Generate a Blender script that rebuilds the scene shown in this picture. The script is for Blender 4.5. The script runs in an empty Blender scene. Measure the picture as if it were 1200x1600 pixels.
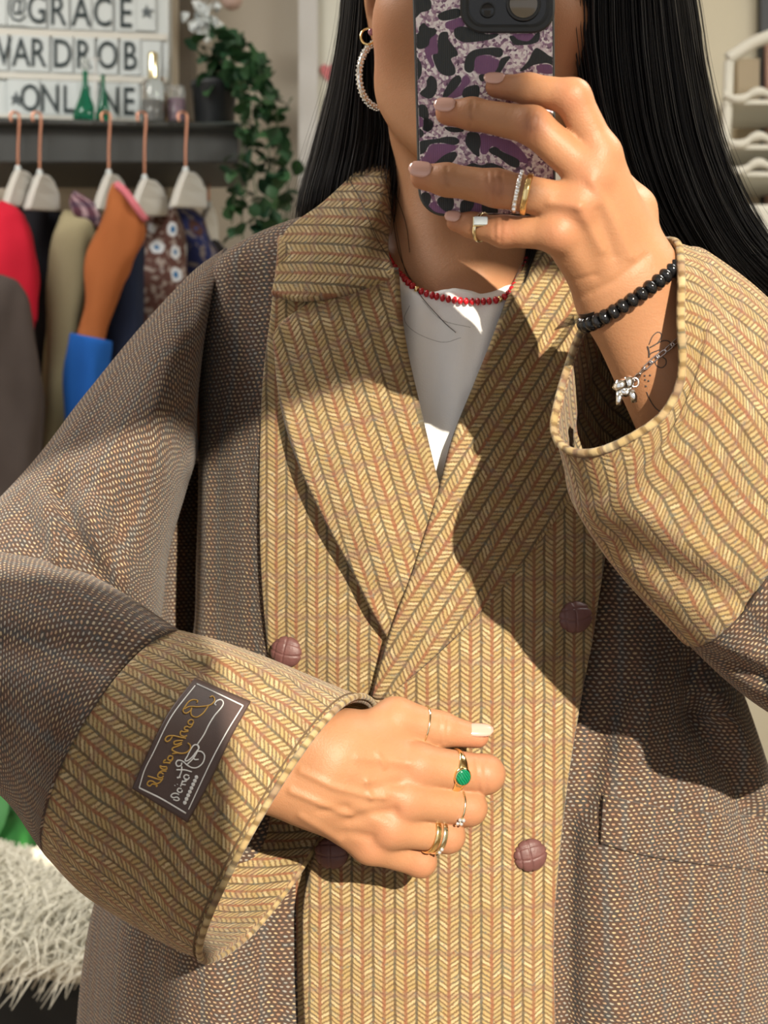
import bpy, bmesh, math, random
import numpy as np
from mathutils import Vector, Matrix, noise
from mathutils.bvhtree import BVHTree

scene = bpy.context.scene
col = scene.collection
rnd = random.Random(7)

# ------------------------------------------------------------------ camera
F = 2400.0          # focal length in pixels of the 1200x1600 frame
H = 1.20            # camera height
cam_d = bpy.data.cameras.new('camera')
cam_d.sensor_width = 36.0
cam_d.lens = F / 1600.0 * 36.0
cam_d.clip_start = 0.02
cam_d.dof.use_dof = True
cam_d.dof.focus_distance = 0.97
cam_d.dof.aperture_fstop = 11.0
cam = bpy.data.objects.new('camera', cam_d)
cam.location = (0, 0, H)
cam.rotation_euler = (math.radians(90), 0, 0)
col.objects.link(cam)
scene.camera = cam

# ------------------------------------------------------------------ light
world = bpy.data.worlds.new('world')
scene.world = world
world.use_nodes = True
wn = world.node_tree.nodes
wn['Background'].inputs[0].default_value = (0.92, 0.95, 1.0, 1)
wn['Background'].inputs[1].default_value = 0.84

SUN = Vector((0.32, -1.0, 0.38)).normalized()      # towards the sun
sun_d = bpy.data.lights.new('sun', 'SUN')
sun_d.energy = 9.0
sun_d.angle = math.radians(0.6)
sun_d.color = (1.0, 0.89, 0.72)
sun = bpy.data.objects.new('sun', sun_d)
sun.location = (2, -4, 4)
sun.rotation_euler = SUN.to_track_quat('Z', 'Y').to_euler()
col.objects.link(sun)

for lx in (-1.15, 1.25):           # two overhead fill lights added to brighten the background
    la = bpy.data.lights.new('background_fill_light', 'AREA'); la.shape = 'RECTANGLE'; la.size = 0.9; la.size_y = 0.5; la.energy = 36; la.color = (1.0, 0.97, 0.92)
    lo = bpy.data.objects.new('background_fill_light', la); lo.location = (lx, 1.40, 2.69); lo.rotation_euler = (math.radians(0), 0, 0); col.objects.link(lo)

scene.view_settings.view_transform = 'Standard'
scene.view_settings.look = 'None'
scene.view_settings.gamma = 1.0
scene.view_settings.use_curve_mapping = False
scene.view_settings.exposure = 0.0

# ------------------------------------------------------------------ helpers
def P(px, py, d):
    return Vector(((px - 600.0) / F * d, d, H - (py - 800.0) / F * d))

def PA(a):
    """(..., 3) array of px, py, depth -> world"""
    a = np.asarray(a, float)
    o = np.empty_like(a)
    o[..., 0] = (a[..., 0] - 600.0) / F * a[..., 2]
    o[..., 1] = a[..., 2]
    o[..., 2] = H - (a[..., 1] - 800.0) / F * a[..., 2]
    return o

def mpx(d):
    return d / F

def tag(o, label=None, cat=None, group=None, kind=None):
    if label: o['label'] = label
    if cat: o['category'] = cat
    if group: o['group'] = group
    if kind: o['kind'] = kind
    return o

def empty(name, loc, label=None, cat=None, group=None):
    o = bpy.data.objects.new(name, None)
    o.empty_display_size = 0.05
    o.location = loc
    col.objects.link(o)
    tag(o, label, cat, group)
    return o

def setparent(o, parent):
    """keep world position, parents are unrotated, unscaled empties or meshes"""
    if parent is None: return
    o.parent = parent
    w = Vector((0, 0, 0)); p = parent
    while p is not None:
        w += Vector(p.location); p = p.parent
    o.location = Vector(o.location) - w

def mesh_obj(name, verts, faces, mat=None, parent=None, smooth=True, uv=None, loc=None):
    me = bpy.data.meshes.new(name)
    verts = np.asarray(verts, float).reshape(-1, 3)
    if loc is None:
        loc = verts.mean(axis=0)
    loc = np.asarray(loc, float)
    me.from_pydata((verts - loc).tolist(), [], [tuple(int(i) for i in f) for f in faces])
    if uv is not None:
        uv = np.asarray(uv, float)
        lay = me.uv_layers.new(name='UVMap')
        idx = np.empty(len(me.loops), np.int32)
        me.loops.foreach_get('vertex_index', idx)
        lay.data.foreach_set('uv', uv[idx].astype(np.float32).ravel())
    if smooth:
        me.polygons.foreach_set('use_smooth', [True] * len(me.polygons))
    me.update()
    if mat is not None: me.materials.append(mat)
    o = bpy.data.objects.new(name, me)
    o.location = loc
    col.objects.link(o)
    setparent(o, parent)
    return o

def cr(pts, M, closed=False):
    """Catmull-Rom resample of pts (N,k) to M samples"""
    pts = np.asarray(pts, float)
    N = len(pts)
    if closed:
        t = np.arange(M) / M * N
    else:
        t = np.linspace(0, N - 1, M)
    i = np.floor(t).astype(int)
    if not closed: i = np.minimum(i, N - 2)
    f = (t - i).reshape((-1,) + (1,) * (pts.ndim - 1))
    def g(k):
        if closed: return pts[k % N]
        out = pts[np.clip(k, 0, N - 1)].copy()
        lo = k < 0; hi = k > N - 1
        if lo.any(): out[lo] = 2 * pts[0] - pts[1]
        if hi.any(): out[hi] = 2 * pts[-1] - pts[-2]
        return out
    p0, p1, p2, p3 = g(i - 1), g(i), g(i + 1), g(i + 2)
    return 0.5 * (2 * p1 + (p2 - p0) * f + (2 * p0 - 5 * p1 + 4 * p2 - p3) * f ** 2 + (3 * p1 - p0 - 3 * p2 + p3) * f ** 3)

def grid_faces(nv, nu, off=0, flip=False, closed_u=False):
    fs = []
    cu = nu if closed_u else nu - 1
    for i in range(nv - 1):
        for j in range(cu):
            j2 = (j + 1) % nu
            a, b, c, d = i * nu + j, i * nu + j2, (i + 1) * nu + j2, (i + 1) * nu + j
            q = (a + off, b + off, c + off, d + off)
            fs.append(q[::-1] if flip else q)
    return fs

def grid_normals(G, closed_u=False):
    if closed_u:
        du = np.roll(G, -1, axis=1) - np.roll(G, 1, axis=1)
    else:
        du = np.gradient(G, axis=1)
    dv = np.gradient(G, axis=0)
    n = np.cross(du, dv)
    l = np.linalg.norm(n, axis=-1, keepdims=True)
    l[l < 1e-12] = 1
    return n / l

def crease_disp(px, py, creases):
    """sum of gaussian ridges along pixel polylines; returns depth change (m)"""
    out = np.zeros_like(px)
    for (line, width, amp) in creases:
        best = np.full_like(px, 1e9)
        for (a, b) in zip(line[:-1], line[1:]):
            ax, ay = a; bx, by = b
            l2 = (bx - ax) ** 2 + (by - ay) ** 2
            t = np.clip(((px - ax) * (bx - ax) + (py - ay) * (by - ay)) / l2, 0, 1)
            dd = (px - ax - t * (bx - ax)) ** 2 + (py - ay - t * (by - ay)) ** 2
            best = np.minimum(best, dd)
        out += amp * np.exp(-best / width ** 2)
    return out

def vnoise(V, scale, seed=0.0):
    V = np.asarray(V).reshape(-1, 3)
    return np.array([noise.noise(Vector((v[0] * scale + seed, v[1] * scale + seed * 1.7, v[2] * scale - seed))) for v in V])

def sheet(name, rows, nu, nv, mat, parent, thick=0.0035, creases=(), uvrot=0.0, wob=0.0015, wobs=9.0, seed=1.0, uvmode='planar', edge_round=True, uvoff=(0, 0)):
    """a cloth panel: rows of (px,py,depth) control points -> thick rounded sheet"""
    R = np.asarray(rows, float)
    G = cr(R, nv)
    G = np.swapaxes(cr(np.swapaxes(G, 0, 1), nu), 0, 1)
    if creases:
        G[..., 2] += crease_disp(G[..., 0], G[..., 1], creases)
    W = PA(G)
    if wob:
        W[..., 1] += wob * vnoise(W, wobs, seed).reshape(W.shape[:2])
    N = grid_normals(W)
    # normals point to the camera (-Y)
    if N[..., 1].mean() > 0: N = -N
    B = W - N * thick
    if uvmode == 'planar':
        uu, vv = W[..., 0], W[..., 2]
    else:
        seg = np.linalg.norm(np.diff(W, axis=1), axis=-1)
        cu = np.concatenate([np.zeros((nv, 1)), np.cumsum(seg, axis=1)], axis=1)
        uu = W[:, :1, 0] + cu
        vv = W[..., 2]
    c, s = math.cos(uvrot), math.sin(uvrot)
    UV = np.stack([uu * c + vv * s + uvoff[0], -uu * s + vv * c + uvoff[1]], axis=-1)
    flip = True
    n = nu * nv
    verts = [W.reshape(-1, 3), B.reshape(-1, 3)]
    uvs = [UV.reshape(-1, 2), UV.reshape(-1, 2)]
    faces = grid_faces(nv, nu, 0, False) + grid_faces(nv, nu, n, True)
    # boundary loop
    idx = [(0, j) for j in range(nu)] + [(i, nu - 1) for i in range(1, nv)] + [(nv - 1, j) for j in range(nu - 2, -1, -1)] + [(i, 0) for i in range(nv - 2, 0, -1)]
    ii = np.array([a for a, b in idx]); jj = np.array([b for a, b in idx])
    cen = W.reshape(-1, 3).mean(axis=0)
    mid = (W[ii, jj] + B[ii, jj]) * 0.5
    tang = np.roll(mid, -1, axis=0) - np.roll(mid, 1, axis=0)
    out = np.cross(tang, N[ii, jj]); out /= np.maximum(np.linalg.norm(out, axis=1, keepdims=True), 1e-9)
    # orientation: outwards
    sgn = np.sign(((mid - cen) * out).sum(axis=1).mean()) or 1.0
    mid = mid + out * sgn * thick * 0.45
    base = 2 * n
    verts.append(mid); uvs.append(UV[ii, jj])
    L = len(idx)
    for k in range(L):
        k2 = (k + 1) % L
        f1 = ii[k] * nu + jj[k]; f2 = ii[k2] * nu + jj[k2]
        faces.append((f2, f1, base + k, base + k2))
        faces.append((base + k2, base + k, f1 + n, f2 + n))
    V = np.concatenate(verts); U = np.concatenate(uvs)
    o = mesh_obj(name, V, faces, mat, parent, True, U)
    fix_normals(o)
    return o, W

def fix_normals(o):
    bm = bmesh.new(); bm.from_mesh(o.data)
    bmesh.ops.recalc_face_normals(bm, faces=bm.faces)
    bm.to_mesh(o.data); bm.free()

def ring(a, b, front, kb=1.0, n=12, sq=1.0):
    """closed loop of n control points (px,py,d): a at 0, front at 90, b at 180, back at 270"""
    a = np.array(a, float); b = np.array(b, float); f = np.array(front, float)
    c = (a + b) / 2; A = (a - b) / 2; B = f - c
    out = []
    for k in range(n):
        t = 2 * math.pi * k / n
        ct, st = math.cos(t), math.sin(t)
        ct = math.copysign(abs(ct) ** sq, ct); st = math.copysign(abs(st) ** sq, st)
        out.append(c + A * ct + B * (st if st >= 0 else kb * st))
    return np.array(out)

def tube_sheet(name, rings, nu, nv, mat, parent, thick=0.0035, creases=(), wob=0.002, wobs=9.0, seed=2.0, vfrom=0.0, extra=None, uvswap=False, ufrom=0.0):
    """sleeve: list of closed loops (n,3) in px,py,d -> thick open tube"""
    R = np.asarray([cr(r, nu, closed=True) for r in rings])
    G = cr(R, nv)
    if creases:
        front = G[..., 2] < G[..., 2].mean(axis=1, keepdims=True) + 0.02
        G[..., 2] += crease_disp(G[..., 0], G[..., 1], creases) * front
    W = PA(G)
    cen = W.mean(axis=1, keepdims=True)
    if wob:
        rad = W - cen
        rad /= np.linalg.norm(rad, axis=-1, keepdims=True)
        W = W + rad * (wob * vnoise(W, wobs, seed).reshape(W.shape[:2]))[..., None]
    if extra is not None: W = extra(W, G)
    N = grid_normals(W, True)
    if ((W - cen) * N).sum(axis=-1).mean() < 0: N = -N
    B = W - N * thick
    seg = np.linalg.norm(np.roll(W, -1, axis=1) - W, axis=-1)
    per = seg.sum(axis=1)
    cu = np.concatenate([np.zeros((nv, 1)), np.cumsum(seg, axis=1)], axis=1) / per[:, None] * per.mean()
    sl = np.linalg.norm(np.diff(W, axis=0), axis=-1).mean(axis=1)
    cv = np.concatenate([[0], np.cumsum(sl)])
    # duplicate seam column for UV
    Wc = np.concatenate([W, W[:, :1]], axis=1); Bc = np.concatenate([B, B[:, :1]], axis=1)
    UV = np.stack([cu + ufrom, np.repeat(cv[:, None] + vfrom, nu + 1, axis=1)], axis=-1)
    n1 = nu + 1; n = n1 * nv
    faces = grid_faces(nv, n1, 0) + grid_faces(nv, n1, n, True)
    for j in range(nu):      # close ends
        faces.append((j + 1, j, n + j, n + j + 1))
        e = (nv - 1) * n1
        faces.append((e + j, e + j + 1, n + e + j + 1, n + e + j))
    V = np.concatenate([Wc.reshape(-1, 3), Bc.reshape(-1, 3)]); U = np.concatenate([UV.reshape(-1, 2)] * 2)
    o = mesh_obj(name, V, faces, mat, parent, True, U)
    # weld the seam but keep split uvs
    bm = bmesh.new(); bm.from_mesh(o.data)
    bmesh.ops.remove_doubles(bm, verts=bm.verts, dist=1e-6)
    bmesh.ops.recalc_face_normals(bm, faces=bm.faces)
    bm.to_mesh(o.data); bm.free()
    return o, W, G

def path_tube(pts, r, seg=8, closed=False, caps=True):
    """verts, faces of a round tube along world points; r scalar or list"""
    pts = np.asarray(pts, float); n = len(pts)
    r = np.full(n, r) if np.isscalar(r) else np.asarray(r, float)
    if closed: T = np.roll(pts, -1, axis=0) - np.roll(pts, 1, axis=0)
    else: T = np.gradient(pts, axis=0)
    T /= np.maximum(np.linalg.norm(T, axis=1, keepdims=True), 1e-12)
    up = np.array([0, 0, 1.0]) if abs(T[0][2]) < 0.9 else np.array([1.0, 0, 0])
    N = np.cross(T[0], up); N /= np.linalg.norm(N)
    V = []
    for k in range(n):
        N = N - T[k] * np.dot(N, T[k]); N /= max(np.linalg.norm(N), 1e-9)
        Bv = np.cross(T[k], N)
        for s in range(seg):
            a = 2 * math.pi * s / seg
            V.append(pts[k] + r[k] * (math.cos(a) * N + math.sin(a) * Bv))
    fs = []
    m = n if closed else n - 1
    for k in range(m):
        k2 = (k + 1) % n
        for s in range(seg):
            s2 = (s + 1) % seg
            fs.append((k * seg + s, k * seg + s2, k2 * seg + s2, k2 * seg + s))
    if caps and not closed:
        fs.append(tuple(range(seg))[::-1]); fs.append(tuple((n - 1) * seg + s for s in range(seg)))
    return np.array(V), fs

def merge(parts):
    V = []; Fs = []; o = 0
    for v, f in parts:
        V.append(np.asarray(v, float)); Fs += [tuple(i + o for i in q) for q in f]; o += len(v)
    return np.concatenate(V), Fs

def ellipsoid(c, rx, ry, rz, nu=16, nv=10):
    V = []; fs = []
    for i in range(nv + 1):
        ph = math.pi * i / nv
        for j in range(nu):
            t = 2 * math.pi * j / nu
            V.append((c[0] + rx * math.sin(ph) * math.cos(t), c[1] + ry * math.sin(ph) * math.sin(t), c[2] + rz * math.cos(ph)))
    for i in range(nv):
        for j in range(nu):
            j2 = (j + 1) % nu
            fs.append((i * nu + j, (i + 1) * nu + j, (i + 1) * nu + j2, i * nu + j2))
    return np.array(V), fs

def box(x0, x1, y0, y1, z0, z1):
    V = [(x0, y0, z0), (x1, y0, z0), (x1, y1, z0), (x0, y1, z0), (x0, y0, z1), (x1, y0, z1), (x1, y1, z1), (x0, y1, z1)]
    return np.array(V, float), [(0, 3, 2, 1), (4, 5, 6, 7), (0, 1, 5, 4), (1, 2, 6, 5), (2, 3, 7, 6), (3, 0, 4, 7)]

def lathe(c, prof, seg=24):
    """prof: list of (r, z) from bottom to top, around vertical axis at c"""
    V = []; fs = []
    for (r, z) in prof:
        for s in range(seg):
            a = 2 * math.pi * s / seg
            V.append((c[0] + r * math.cos(a), c[1] + r * math.sin(a), c[2] + z))
    for i in range(len(prof) - 1):
        for s in range(seg):
            s2 = (s + 1) % seg
            fs.append((i * seg + s, i * seg + s2, (i + 1) * seg + s2, (i + 1) * seg + s))
    fs.append(tuple(range(seg))[::-1]); fs.append(tuple((len(prof) - 1) * seg + s for s in range(seg)))
    return np.array(V), fs

def bevel(o, w, seg=2):
    m = o.modifiers.new('bevel', 'BEVEL'); m.width = w; m.segments = seg; m.limit_method = 'ANGLE'
    return o

# ------------------------------------------------------------------ materials
class NT:
    def __init__(self, name):
        self.m = bpy.data.materials.new(name); self.m.use_nodes = True
        self.t = self.m.node_tree; self.n = self.t.nodes
        self.bsdf = self.n['Principled BSDF']
    def link(self, a, b): self.t.links.new(a, b)
    def math(self, op, a, b=None, c=None, clamp=False):
        nd = self.n.new('ShaderNodeMath'); nd.operation = op; nd.use_clamp = clamp
        for i, v in enumerate((a, b, c)):
            if v is None: continue
            if isinstance(v, (int, float)): nd.inputs[i].default_value = v
            else: self.link(v, nd.inputs[i])
        return nd.outputs[0]
    def smooth(self, x, lo, hi):
        nd = self.n.new('ShaderNodeMapRange'); nd.interpolation_type = 'SMOOTHSTEP'
        self.link(x, nd.inputs[0]); nd.inputs[1].default_value = lo; nd.inputs[2].default_value = hi
        return nd.outputs[0]
    def mix(self, fac, a, b):
        nd = self.n.new('ShaderNodeMix'); nd.data_type = 'RGBA'
        if isinstance(fac, (int, float)): nd.inputs[0].default_value = fac
        else: self.link(fac, nd.inputs[0])
        for k, v in ((6, a), (7, b)):
            if isinstance(v, tuple): nd.inputs[k].default_value = v + (1,) if len(v) == 3 else v
            else: self.link(v, nd.inputs[k])
        return nd.outputs[2]
    def ramp(self, x, stops, interp='LINEAR'):
        nd = self.n.new('ShaderNodeValToRGB'); cr_ = nd.color_ramp; cr_.interpolation = interp
        while len(cr_.elements) < len(stops): cr_.elements.new(0.5)
        for e, (p, c) in zip(cr_.elements, stops):
            e.position = p; e.color = c + (1,)
        self.link(x, nd.inputs[0]); return nd.outputs[0]
    def noise(self, vec, scale, detail=2.0, rough=0.5, out=0):
        nd = self.n.new('ShaderNodeTexNoise'); nd.inputs['Scale'].default_value = scale
        nd.inputs['Detail'].default_value = detail; nd.inputs['Roughness'].default_value = rough
        if vec is not None: self.link(vec, nd.inputs['Vector'])
        return nd.outputs[out]
    def wnoise(self, x, y=None):
        nd = self.n.new('ShaderNodeTexWhiteNoise'); nd.noise_dimensions = '2D'
        cb = self.n.new('ShaderNodeCombineXYZ'); self.link(x, cb.inputs[0])
        if y is not None: self.link(y, cb.inputs[1])
        self.link(cb.outputs[0], nd.inputs['Vector'])
        return nd.outputs['Value']
    def uv(self):
        nd = self.n.new('ShaderNodeUVMap'); nd.uv_map = 'UVMap'
        sp = self.n.new('ShaderNodeSeparateXYZ'); self.link(nd.outputs[0], sp.inputs[0])
        return nd.outputs[0], sp.outputs[0], sp.outputs[1]
    def obj(self):
        nd = self.n.new('ShaderNodeTexCoord'); return nd.outputs['Object']
    def bump(self, h, strength, dist):
        nd = self.n.new('ShaderNodeBump'); nd.inputs['Strength'].default_value = strength
        nd.inputs['Distance'].default_value = dist
        self.link(h, nd.inputs['Height']); self.link(nd.outputs[0], self.bsdf.inputs['Normal'])
    def set(self, **k):
        for a, v in k.items():
            self.bsdf.inputs[a.replace('_', ' ')].default_value = v
        return self
    def color(self, c):
        if isinstance(c, tuple): self.bsdf.inputs['Base Color'].default_value = c + (1,)
        else: self.link(c, self.bsdf.inputs['Base Color'])
        return self

def herringbone(name, pitch=0.0148, strand=0.0035, slope=1.5):
    t = NT(name)
    uvv, u, v = t.uv()
    wob = t.noise(uvv, 60, 2)
    u1 = t.math('ADD', u, t.math('MULTIPLY', t.math('SUBTRACT', wob, 0.5), 0.0012))
    wob2 = t.noise(uvv, 95, 2)
    v1 = t.math('ADD', v, t.math('MULTIPLY', t.math('SUBTRACT', wob2, 0.5), 0.0030))
    U = t.math('DIVIDE', u1, pitch)
    fu = t.math('FRACT', U)
    tri = t.math('MULTIPLY', t.math('ABSOLUTE', t.math('SUBTRACT', fu, 0.5)), 2.0)
    side = t.math('FLOOR', t.math('MULTIPLY', U, 2.0))
    ph = t.math('ADD', t.math('DIVIDE', v1, strand), t.math('MULTIPLY', tri, slope))
    ph = t.math('ADD', ph, t.math('MULTIPLY', t.wnoise(side), 0.6))
    sid = t.math('FLOOR', ph); fs = t.math('FRACT', ph)
    h = t.math('SUBTRACT', 1.0, t.math('MULTIPLY', t.math('ABSOLUTE', t.math('SUBTRACT', fs, 0.5)), 2.0))   # 1 mid strand
    rn = t.wnoise(sid, side)
    rn2 = t.wnoise(side, sid)
    cols = t.ramp(rn, [(0.0, (0.355, 0.262, 0.130)), (0.22, (0.315, 0.225, 0.098)), (0.45, (0.42, 0.33, 0.19)), (0.62, (0.29, 0.222, 0.104)), (0.80, (0.345, 0.243, 0.122)), (1.0, (0.30, 0.225, 0.128))])
    fine = t.noise(uvv, 900, 2)
    gapc = t.ramp(rn2, [(0.0, (0.150, 0.096, 0.042)), (0.4, (0.175, 0.116, 0.050)), (0.7, (0.150, 0.084, 0.042)), (1.0, (0.125, 0.106, 0.066))])
    hm = t.smooth(t.math('ADD', h, t.math('MULTIPLY', t.math('SUBTRACT', fine, 0.5), 1.0)), 0.05, 0.70)
    c = t.mix(hm, gapc, cols)
    # dark line between columns, rust line at the other join
    jn = t.math('ADD', tri, t.math('MULTIPLY', t.math('SUBTRACT', t.noise(uvv, 420, 2), 0.5), 0.20))
    dark = t.math('SUBTRACT', 1.0, t.smooth(jn, 0.05, 0.20))
    rust = t.smooth(jn, 0.76, 0.92)
    patch = t.noise(uvv, 55, 2)
    dcol = t.mix(t.smooth(patch, 0.4, 0.62), (0.078, 0.050, 0.027), (0.078, 0.068, 0.047))
    rcol = t.mix(t.smooth(t.noise(uvv, 70, 1), 0.4, 0.6), (0.205, 0.078, 0.042), (0.185, 0.092, 0.046))
    c = t.mix(t.math('MULTIPLY', dark, 0.85), c, dcol)
    c = t.mix(t.math('MULTIPLY', rust, 0.86), c, rcol)
    # faint cross lines of violet brown
    fv = t.math('FRACT', t.math('DIVIDE', t.math('ADD', v1, t.math('MULTIPLY', t.math('SUBTRACT', patch, 0.5), 0.004)), 0.0285))
    cross = t.math('SUBTRACT', 1.0, t.smooth(t.math('ABSOLUTE', t.math('SUBTRACT', fv, 0.5)), 0.03, 0.10))
    c = t.mix(t.math('MULTIPLY', cross, 0.34), c, (0.16, 0.085, 0.072))
    # coloured flecks
    fl = t.noise(uvv, 330, 1)
    c = t.mix(t.math('MULTIPLY', t.smooth(fl, 0.64, 0.72), 0.45), c, (0.19, 0.06, 0.038))
    fl2 = t.noise(uvv, 290, 1, out=1)
    sp = t.n.new('ShaderNodeSeparateXYZ'); t.link(fl2, sp.inputs[0])
    c = t.mix(t.math('MULTIPLY', t.smooth(sp.outputs[1], 0.64, 0.72), 0.40), c, (0.13, 0.135, 0.12))
    t.color(c)
    hh = t.math('MULTIPLY', t.math('ADD', hm, t.math('MULTIPLY', fine, 0.4)), t.math('SUBTRACT', 1.0, t.math('MULTIPLY', dark, 0.6)))
    t.bump(hh, 0.5, 0.0009)
    t.set(Roughness=0.93, Specular_IOR_Level=0.12)
    t.bsdf.inputs['Sheen Weight'].default_value = 0.12
    return t.m

def basket(name, p=0.0046):
    t = NT(name)
    uvv, u, v = t.uv()
    wob = t.noise(uvv, 70, 2, out=1)
    sp = t.n.new('ShaderNodeSeparateXYZ'); t.link(wob, sp.inputs[0])
    u1 = t.math('ADD', u, t.math('MULTIPLY', t.math('SUBTRACT', sp.outputs[0], 0.5), 0.0040))
    v1 = t.math('ADD', v, t.math('MULTIPLY', t.math('SUBTRACT', sp.outputs[1], 0.5), 0.0040))
    V = t.math('DIVIDE', v1, p * 0.64); row = t.math('FLOOR', V)
    U = t.math('ADD', t.math('DIVIDE', u1, p), t.math('MULTIPLY', t.math('MODULO', row, 2.0), 0.5))
    cid = t.math('FLOOR', U)
    cu = t.math('SUBTRACT', t.math('FRACT', U), 0.5); cv = t.math('SUBTRACT', t.math('FRACT', V), 0.5)
    r = t.math('SQRT', t.math('ADD', t.math('POWER', t.math('ABSOLUTE', t.math('ADD', cu, t.math('MULTIPLY', cv, 0.25))), 2.0), t.math('MULTIPLY', t.math('POWER', t.math('ABSOLUTE', cv), 2.0), 1.35)))
    fine = t.noise(uvv, 1000, 2)
    rr = t.math('ADD', r, t.math('MULTIPLY', t.math('SUBTRACT', fine, 0.5), 0.28))
    dot = t.math('SUBTRACT', 1.0, t.smooth(rr, 0.18, 0.40))
    cc = t.math('FRACT', t.math('MULTIPLY', cid, 0.25))
    rn = t.math('ADD', t.math('MULTIPLY', cc, 0.75), t.math('MULTIPLY', t.wnoise(cid, row), 0.25))
    dc = t.ramp(rn, [(0.0, (0.39, 0.255, 0.145)), (0.25, (0.28, 0.265, 0.235)), (0.5, (0.45, 0.345, 0.205)), (0.72, (0.32, 0.19, 0.12)), (1.0, (0.34, 0.30, 0.255))])
    rn2 = t.wnoise(row, cid)
    base = t.ramp(rn2, [(0.0, (0.062, 0.038, 0.028)), (0.5, (0.080, 0.046, 0.033)), (1.0, (0.050, 0.044, 0.040))])
    # faint windowpane of slate yarn
    fx = t.math('ABSOLUTE', t.math('SUBTRACT', t.math('FRACT', t.math('DIVIDE', u1, 0.026)), 0.5))
    pane = t.math('SUBTRACT', 1.0, t.smooth(fx, 0.04, 0.12))
    base = t.mix(t.math('MULTIPLY', pane, 0.5), base, (0.05, 0.055, 0.058))
    c = t.mix(t.math('MULTIPLY', dot, 0.92), base, dc)
    t.color(c)
    t.bump(t.math('ADD', dot, t.math('MULTIPLY', fine, 0.5)), 0.8, 0.0010)
    t.set(Roughness=0.95, Specular_IOR_Level=0.1)
    t.bsdf.inputs['Sheen Weight'].default_value = 0.12
    return t.m

def plain(name, c, rough=0.6, metal=0.0, spec=0.5, var=0.0, vscale=40.0, bumpd=0.0, bscale=300.0):
    t = NT(name)
    if var:
        n_ = t.noise(t.obj(), vscale, 3)
        lo = tuple(x * (1 - var) for x in c); hi = tuple(min(1, x * (1 + var)) for x in c)
        t.color(t.mix(n_, lo, hi))
    else: t.color(c)
    if bumpd: t.bump(t.noise(t.obj(), bscale, 3), 0.6, bumpd)
    t.set(Roughness=rough, Metallic=metal, Specular_IOR_Level=spec)
    return t.m

M_herr = herringbone('herringbone_tweed')
M_bask = basket('brown_basket_tweed')
M_lining = plain('dark_facing', (0.05, 0.035, 0.025), 0.9)
M_white = plain('white_jersey', (0.88, 0.88, 0.87), 0.9, var=0.03, vscale=60, bumpd=0.0004, bscale=900)
M_gold = plain('gold', (0.86, 0.66, 0.32), 0.18, 1.0)
M_palegold = plain('pale_gold', (0.86, 0.78, 0.52), 0.15, 1.0)
M_silver = plain('silver', (0.88, 0.88, 0.87), 0.16, 1.0)
M_dsilver = plain('oxidised_silver', (0.55, 0.50, 0.50), 0.25, 1.0)
M_black = plain('black_gloss', (0.008, 0.008, 0.009), 0.12)
M_blackmat = plain('black_matte', (0.018, 0.021, 0.023), 0.55)
# ------------------------------------------------------------------ room
def struct(name, V, Fs, mat, parent=None):
    o = mesh_obj(name, V, Fs, mat, parent, smooth=False)
    if parent is None: o['kind'] = 'structure'
    return o
def wall_mat(name, c, var=0.05):
    return plain(name, c, 0.85, spec=0.2, var=var, vscale=3.0, bumpd=0.0006, bscale=120)
M_wall = wall_mat('plaster_warm_grey', (0.50, 0.45, 0.37))
M_wallr = wall_mat('plaster_cream', (0.60, 0.55, 0.42))
M_ceil = wall_mat('ceiling_white', (0.75, 0.73, 0.69))
M_frame = plain('painted_frame', (0.55, 0.54, 0.52), 0.5)

def floor_mat():
    t = NT('oak_floor')
    n_ = t.noise(t.obj(), 6, 4)
    t.color(t.mix(n_, (0.22, 0.15, 0.09), (0.34, 0.24, 0.15))); t.set(Roughness=0.5)
    return t.m
YB = 2.98           # back wall
struct('floor', *box(-2.2, 2.2, -0.75, YB + 0.1, -0.08, 0.0), floor_mat())
struct('wall_back', *box(-2.2, 2.2, YB, YB + 0.1, 0.0, 2.75), M_wall)
struct('wall_back_projection', *box(-2.2, P(262, 0, 2.76)[0], 2.765, YB, 0.0, 2.75), M_wall)
struct('wall_left', *box(-2.3, -2.2, -0.75, YB + 0.1, 0.0, 2.75), M_wall)
struct('wall_right', *box(2.2, 2.3, -0.75, YB + 0.1, 0.0, 2.75), M_wallr)
struct('ceiling', *box(-2.3, 2.3, -0.75, YB + 0.1, 2.75, 2.83), M_ceil)
# shop window behind the camera: posts, sill and header around a wide opening
YW = -0.50
struct('window_1', *merge([box(-2.2, -2.08, YW - 0.05, YW + 0.05, 0, 2.75), box(2.08, 2.2, YW - 0.05, YW + 0.05, 0, 2.75),
                           box(-2.08, 2.08, YW - 0.05, YW + 0.05, 2.66, 2.75), box(-2.08, 2.08, YW - 0.06, YW + 0.06, 0, 0.35)]), M_frame)
struct('wall_front_sun_block', *box(1.30, 2.2, YW - 0.10, YW - 0.06, 0.0, 2.75), M_wallr)  # unseen pier added to keep the sun off the back wall
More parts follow.
